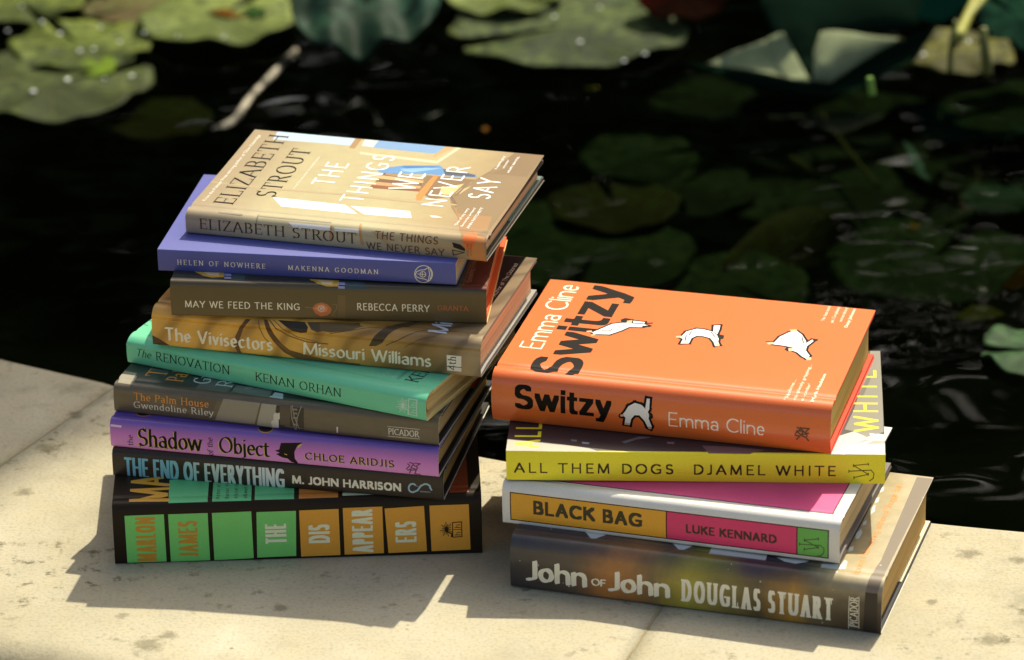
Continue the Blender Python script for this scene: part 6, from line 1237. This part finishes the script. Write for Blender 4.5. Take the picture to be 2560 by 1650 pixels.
# curled, folded leaf raised above the water behind the taller pile
def curled(c, r):
    V, F = [], []; nr, na = 14, 72
    for i in range(nr+1):
        for j in range(na+1):
            f = i/nr; a = R(96) + R(348)*j/na; x = r*f*math.cos(a)*(1 + .03*math.sin(5*a)); y = r*f*math.sin(a)*.95
            z = .007*math.sin(150*x + 14*y) * f + .006*f*f*math.sin(5*a + 1)
            V.append((x, y, z + .8*x*x + .25*max(0, y)**1.2 - 1.2*max(0, -y - .03)**2))
    n = len(V); V += [(x, y, z - .0014) for x, y, z in V]; w = na+1
    for i in range(nr):
        for j in range(na):
            a, b, c_, d = i*w+j, (i+1)*w+j, (i+1)*w+j+1, i*w+j+1
            F += [[a, b, c_, d], [n+a, n+d, n+c_, n+b]]
    for j in range(na): a, b = nr*w+j, nr*w+j+1; F.append([a, n+a, n+b, b])
    o = link('lily_pad', mesh_from('lily_pad', V, F), None, [leaf_mat('curl', False)]); o.location = c; o.rotation_euler = (R(14), R(-3), 0)
    tag(o, 'raised blue-green lily leaf with ruffled folds between the pale pad and the largest pad', 'lily pad', 'lily pads floating on the pond')
curled(*CURL)
def tube(name, pts, r, m, taper=.75, seg=10):
    V, F = [], []; P = [Vector(p) for p in pts]; Q = []
    for i in range(len(P)-1):
        p0, p1, p2, p3 = P[max(0, i-1)], P[i], P[i+1], P[min(len(P)-1, i+2)]
        for t in (0, .25, .5, .75): Q.append(.5*((2*p1) + (p2-p0)*t + (2*p0-5*p1+4*p2-p3)*t*t + (3*p1-p0-3*p2+p3)*t**3))
    Q.append(P[-1]); org = Q[0].copy()
    for i, q in enumerate(Q):
        d = (Q[min(i+1, len(Q)-1)] - Q[max(0, i-1)]).normalized(); u = d.orthogonal().normalized(); v = d.cross(u); k = r*(1 - (1-taper)*i/len(Q))
        for j in range(seg): a = 2*math.pi*j/seg; V.append(q - org + u*k*math.cos(a) + v*k*math.sin(a))
    for i in range(len(Q)-1):
        for j in range(seg): F.append([i*seg+j, i*seg+(j+1) % seg, (i+1)*seg+(j+1) % seg, (i+1)*seg+j])
    F += [list(range(seg))[::-1], [(len(Q)-1)*seg+j for j in range(seg)]]
    o = link(name, mesh_from(name, V, F), None, [m]); o.location = org; return o
SC = {'stem': (150,150,70), 'stem2': (96,100,48), 'bright': (120,160,70), 'sunkstem': (130,120,70), 'glint_streak': (214,204,184)}
_SM = {}
for label, pts, r, mat, group in STEMS:
    if mat not in _SM:
        c = srgb(*SC[mat]); t = NT('stem_skin'); n = t.noise(t.obj(), 90, 4, .6); t.color(t.mix(n, [x*.65 for x in c], [min(1, x*1.2) for x in c]) if mat != 'glint_streak' else t.ramp(t.noise(t.obj(), 55, 4, .7), [(.45, srgb(14,14,10)), (.53, srgb(110,102,86)), (.64, srgb(196,186,166))])); t.rough(.55, .3); t.bump(n, .3, .002); _SM[mat] = t.m  # the streak's dark-to-pale blotches paint the broken highlights of a reflection
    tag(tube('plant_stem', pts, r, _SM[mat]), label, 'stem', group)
# bent leaf arching up under the surface
def bent(pts):
    P = [Vector(p) for p in pts]; V, F = [], []
    org = P[0].copy(); n = len(P)
    for i, p in enumerate(P):
        t = i/(n-1); w = .030*math.sin(math.pi*min(1, .12 + t*.9)) + .004
        for j in range(7):
            s = j/6; V.append(p - org + Vector((.006*s, -w*s*1.6, -.004 - .035*s*s)))
    m = len(V); V += [v + Vector((0, -.0008, -.0016)) for v in V]
    for i in range(n-1):
        for j in range(6):
            a, b, c, d = i*7+j, i*7+j+1, i*7+8+j, i*7+7+j
            F += [[a, b, c, d], [m+a, m+d, m+c, m+b]]
    for j in range(6): F += [[j, m+j, m+j+1, j+1], [(n-1)*7+j, (n-1)*7+j+1, m+(n-1)*7+j+1, m+(n-1)*7+j]]
    for i in range(n-1): F += [[i*7, i*7+7, m+i*7+7, m+i*7], [i*7+6, m+i*7+6, m+i*7+13, i*7+13]]
    me = mesh_from('lily_pad', V, F); md = None
    o = link('lily_pad', me, None, [leaf_mat('sunkb')]); o.location = org
    ss = o.modifiers.new('smooth', 'SUBSURF'); ss.levels = 1; ss.render_levels = 2
    tag(o, 'olive leaf arching under water behind the middle of the orange book', 'lily pad', 'dark lily leaves sunk under the surface')
bent(BEND)

# ------------------------------------------------------------------ planting beyond the pond: it shades and darkens the water
def leaf_cloud(name, blobs, count, size, m, seed, parent=None):
    """many leaf-sized faces spread through ellipsoid clumps"""
    rnd = np.random.default_rng(seed); tot = sum(b[6] for b in blobs); V, F = [], []
    for (x, y, z, rx, ry, rz, wt) in blobs:
        n = int(count*wt/tot); d = rnd.normal(size=(n, 3)); d /= np.linalg.norm(d, axis=1)[:, None]
        p = d * (rnd.random((n, 1))**.45) * np.array([rx, ry, rz]) + np.array([x, y, z])
        u = rnd.normal(size=(n, 3)); u /= np.linalg.norm(u, axis=1)[:, None]
        w = np.cross(u, rnd.normal(size=(n, 3))); w /= np.linalg.norm(w, axis=1)[:, None]
        s = size*(.6 + .8*rnd.random((n, 1)))
        for a, q in enumerate((p - u*s, p + w*s*.42, p + u*s, p - w*s*.42)):
            V.append(q)
    k = len(V)//4; out = []
    for b in range(k):
        q = V[b*4:b*4+4]; out.append(np.stack(q, 1).reshape(-1, 3))
    A_ = np.concatenate(out); nf = len(A_)//4
    me = bpy.data.meshes.new(name); me.vertices.add(len(A_)); me.vertices.foreach_set('co', A_.ravel())
    me.loops.add(nf*4); me.loops.foreach_set('vertex_index', np.arange(nf*4)); me.polygons.add(nf)
    me.polygons.foreach_set('loop_start', np.arange(0, nf*4, 4)); me.update(calc_edges=True)
    return link(name, me, parent, [m])
fm = NT('foliage'); of2 = fm.obj(); fm.color(fm.ramp(fm.noise(of2, 3, 4), [(.3, (.020,.040,.012)), (.7, (.060,.095,.025))])); fm.rough(.55, .3)
rh = random.Random(3)
hb = [(rh.uniform(-7, 8), 7.4 + rh.uniform(-.6, .9), rh.uniform(.2, 5.9), rh.uniform(.7, 1.2), rh.uniform(.5, .8), rh.uniform(.6, 1.0), 1) for _ in range(190)]
hg = leaf_cloud('hedge', hb, 100000, .10, fm.m, 1)  # unseen hedge, added and kept tall so the water mirrors dark leaves
tag(hg, 'tall dark green hedge added out of view beyond the pond to darken the reflections in its water', 'hedge')
bk_ = NT('bark'); ob_ = bk_.obj(); bk_.color(bk_.mix(bk_.noise(bk_.mapping(ob_, (6,6,1)), 4, 4), (.05,.04,.03), (.14,.11,.08))); bk_.rough(.9, .2)
tr_ = bpy.data.objects.new('shade_tree', None); COL.objects.link(tr_); tr_.location = (-1.2, 7.9, -.45)
tag(tr_, 'broad tree beyond the pond whose boughs shade the left of the rim', 'tree')
def shade(x, y, h, r, w=1.0):     # a clump whose shadow falls at (x, y) on the rim
    k = h / SUN_TO.z; return (x + SUN_TO.x*k + 1.2, y + SUN_TO.y*k - 7.9, h + .45, r, r, r*.55, w)
cl = SHADE = [shade(-.60, .98, 5.2, .26, 1.3), shade(-.46, .78, 5.6, .15, .5), shade(-.42, .88, 5.4, .19, .8), shade(-.95, 1.2, 5.4, .5, 2), shade(-1.3, .9, 5.8, .6, 2), shade(-1.2, 1.9, 5.2, .6, 2), shade(-.7, 2.6, 5.5, .7, 2), shade(.2, 2.7, 5.6, .6, 2), shade(-1.0, 3.3, 6, .9, 3)]
leaf_cloud('crown', cl, 9000, .060, fm.m, 5, tr_)
t0 = tube('trunk', [(0, 0, 0), (.05, -.05, 2.2), (.25, -.5, 4.2), (.7, -1.6, 5.6)], .17, bk_.m, .25); t0.parent = tr_
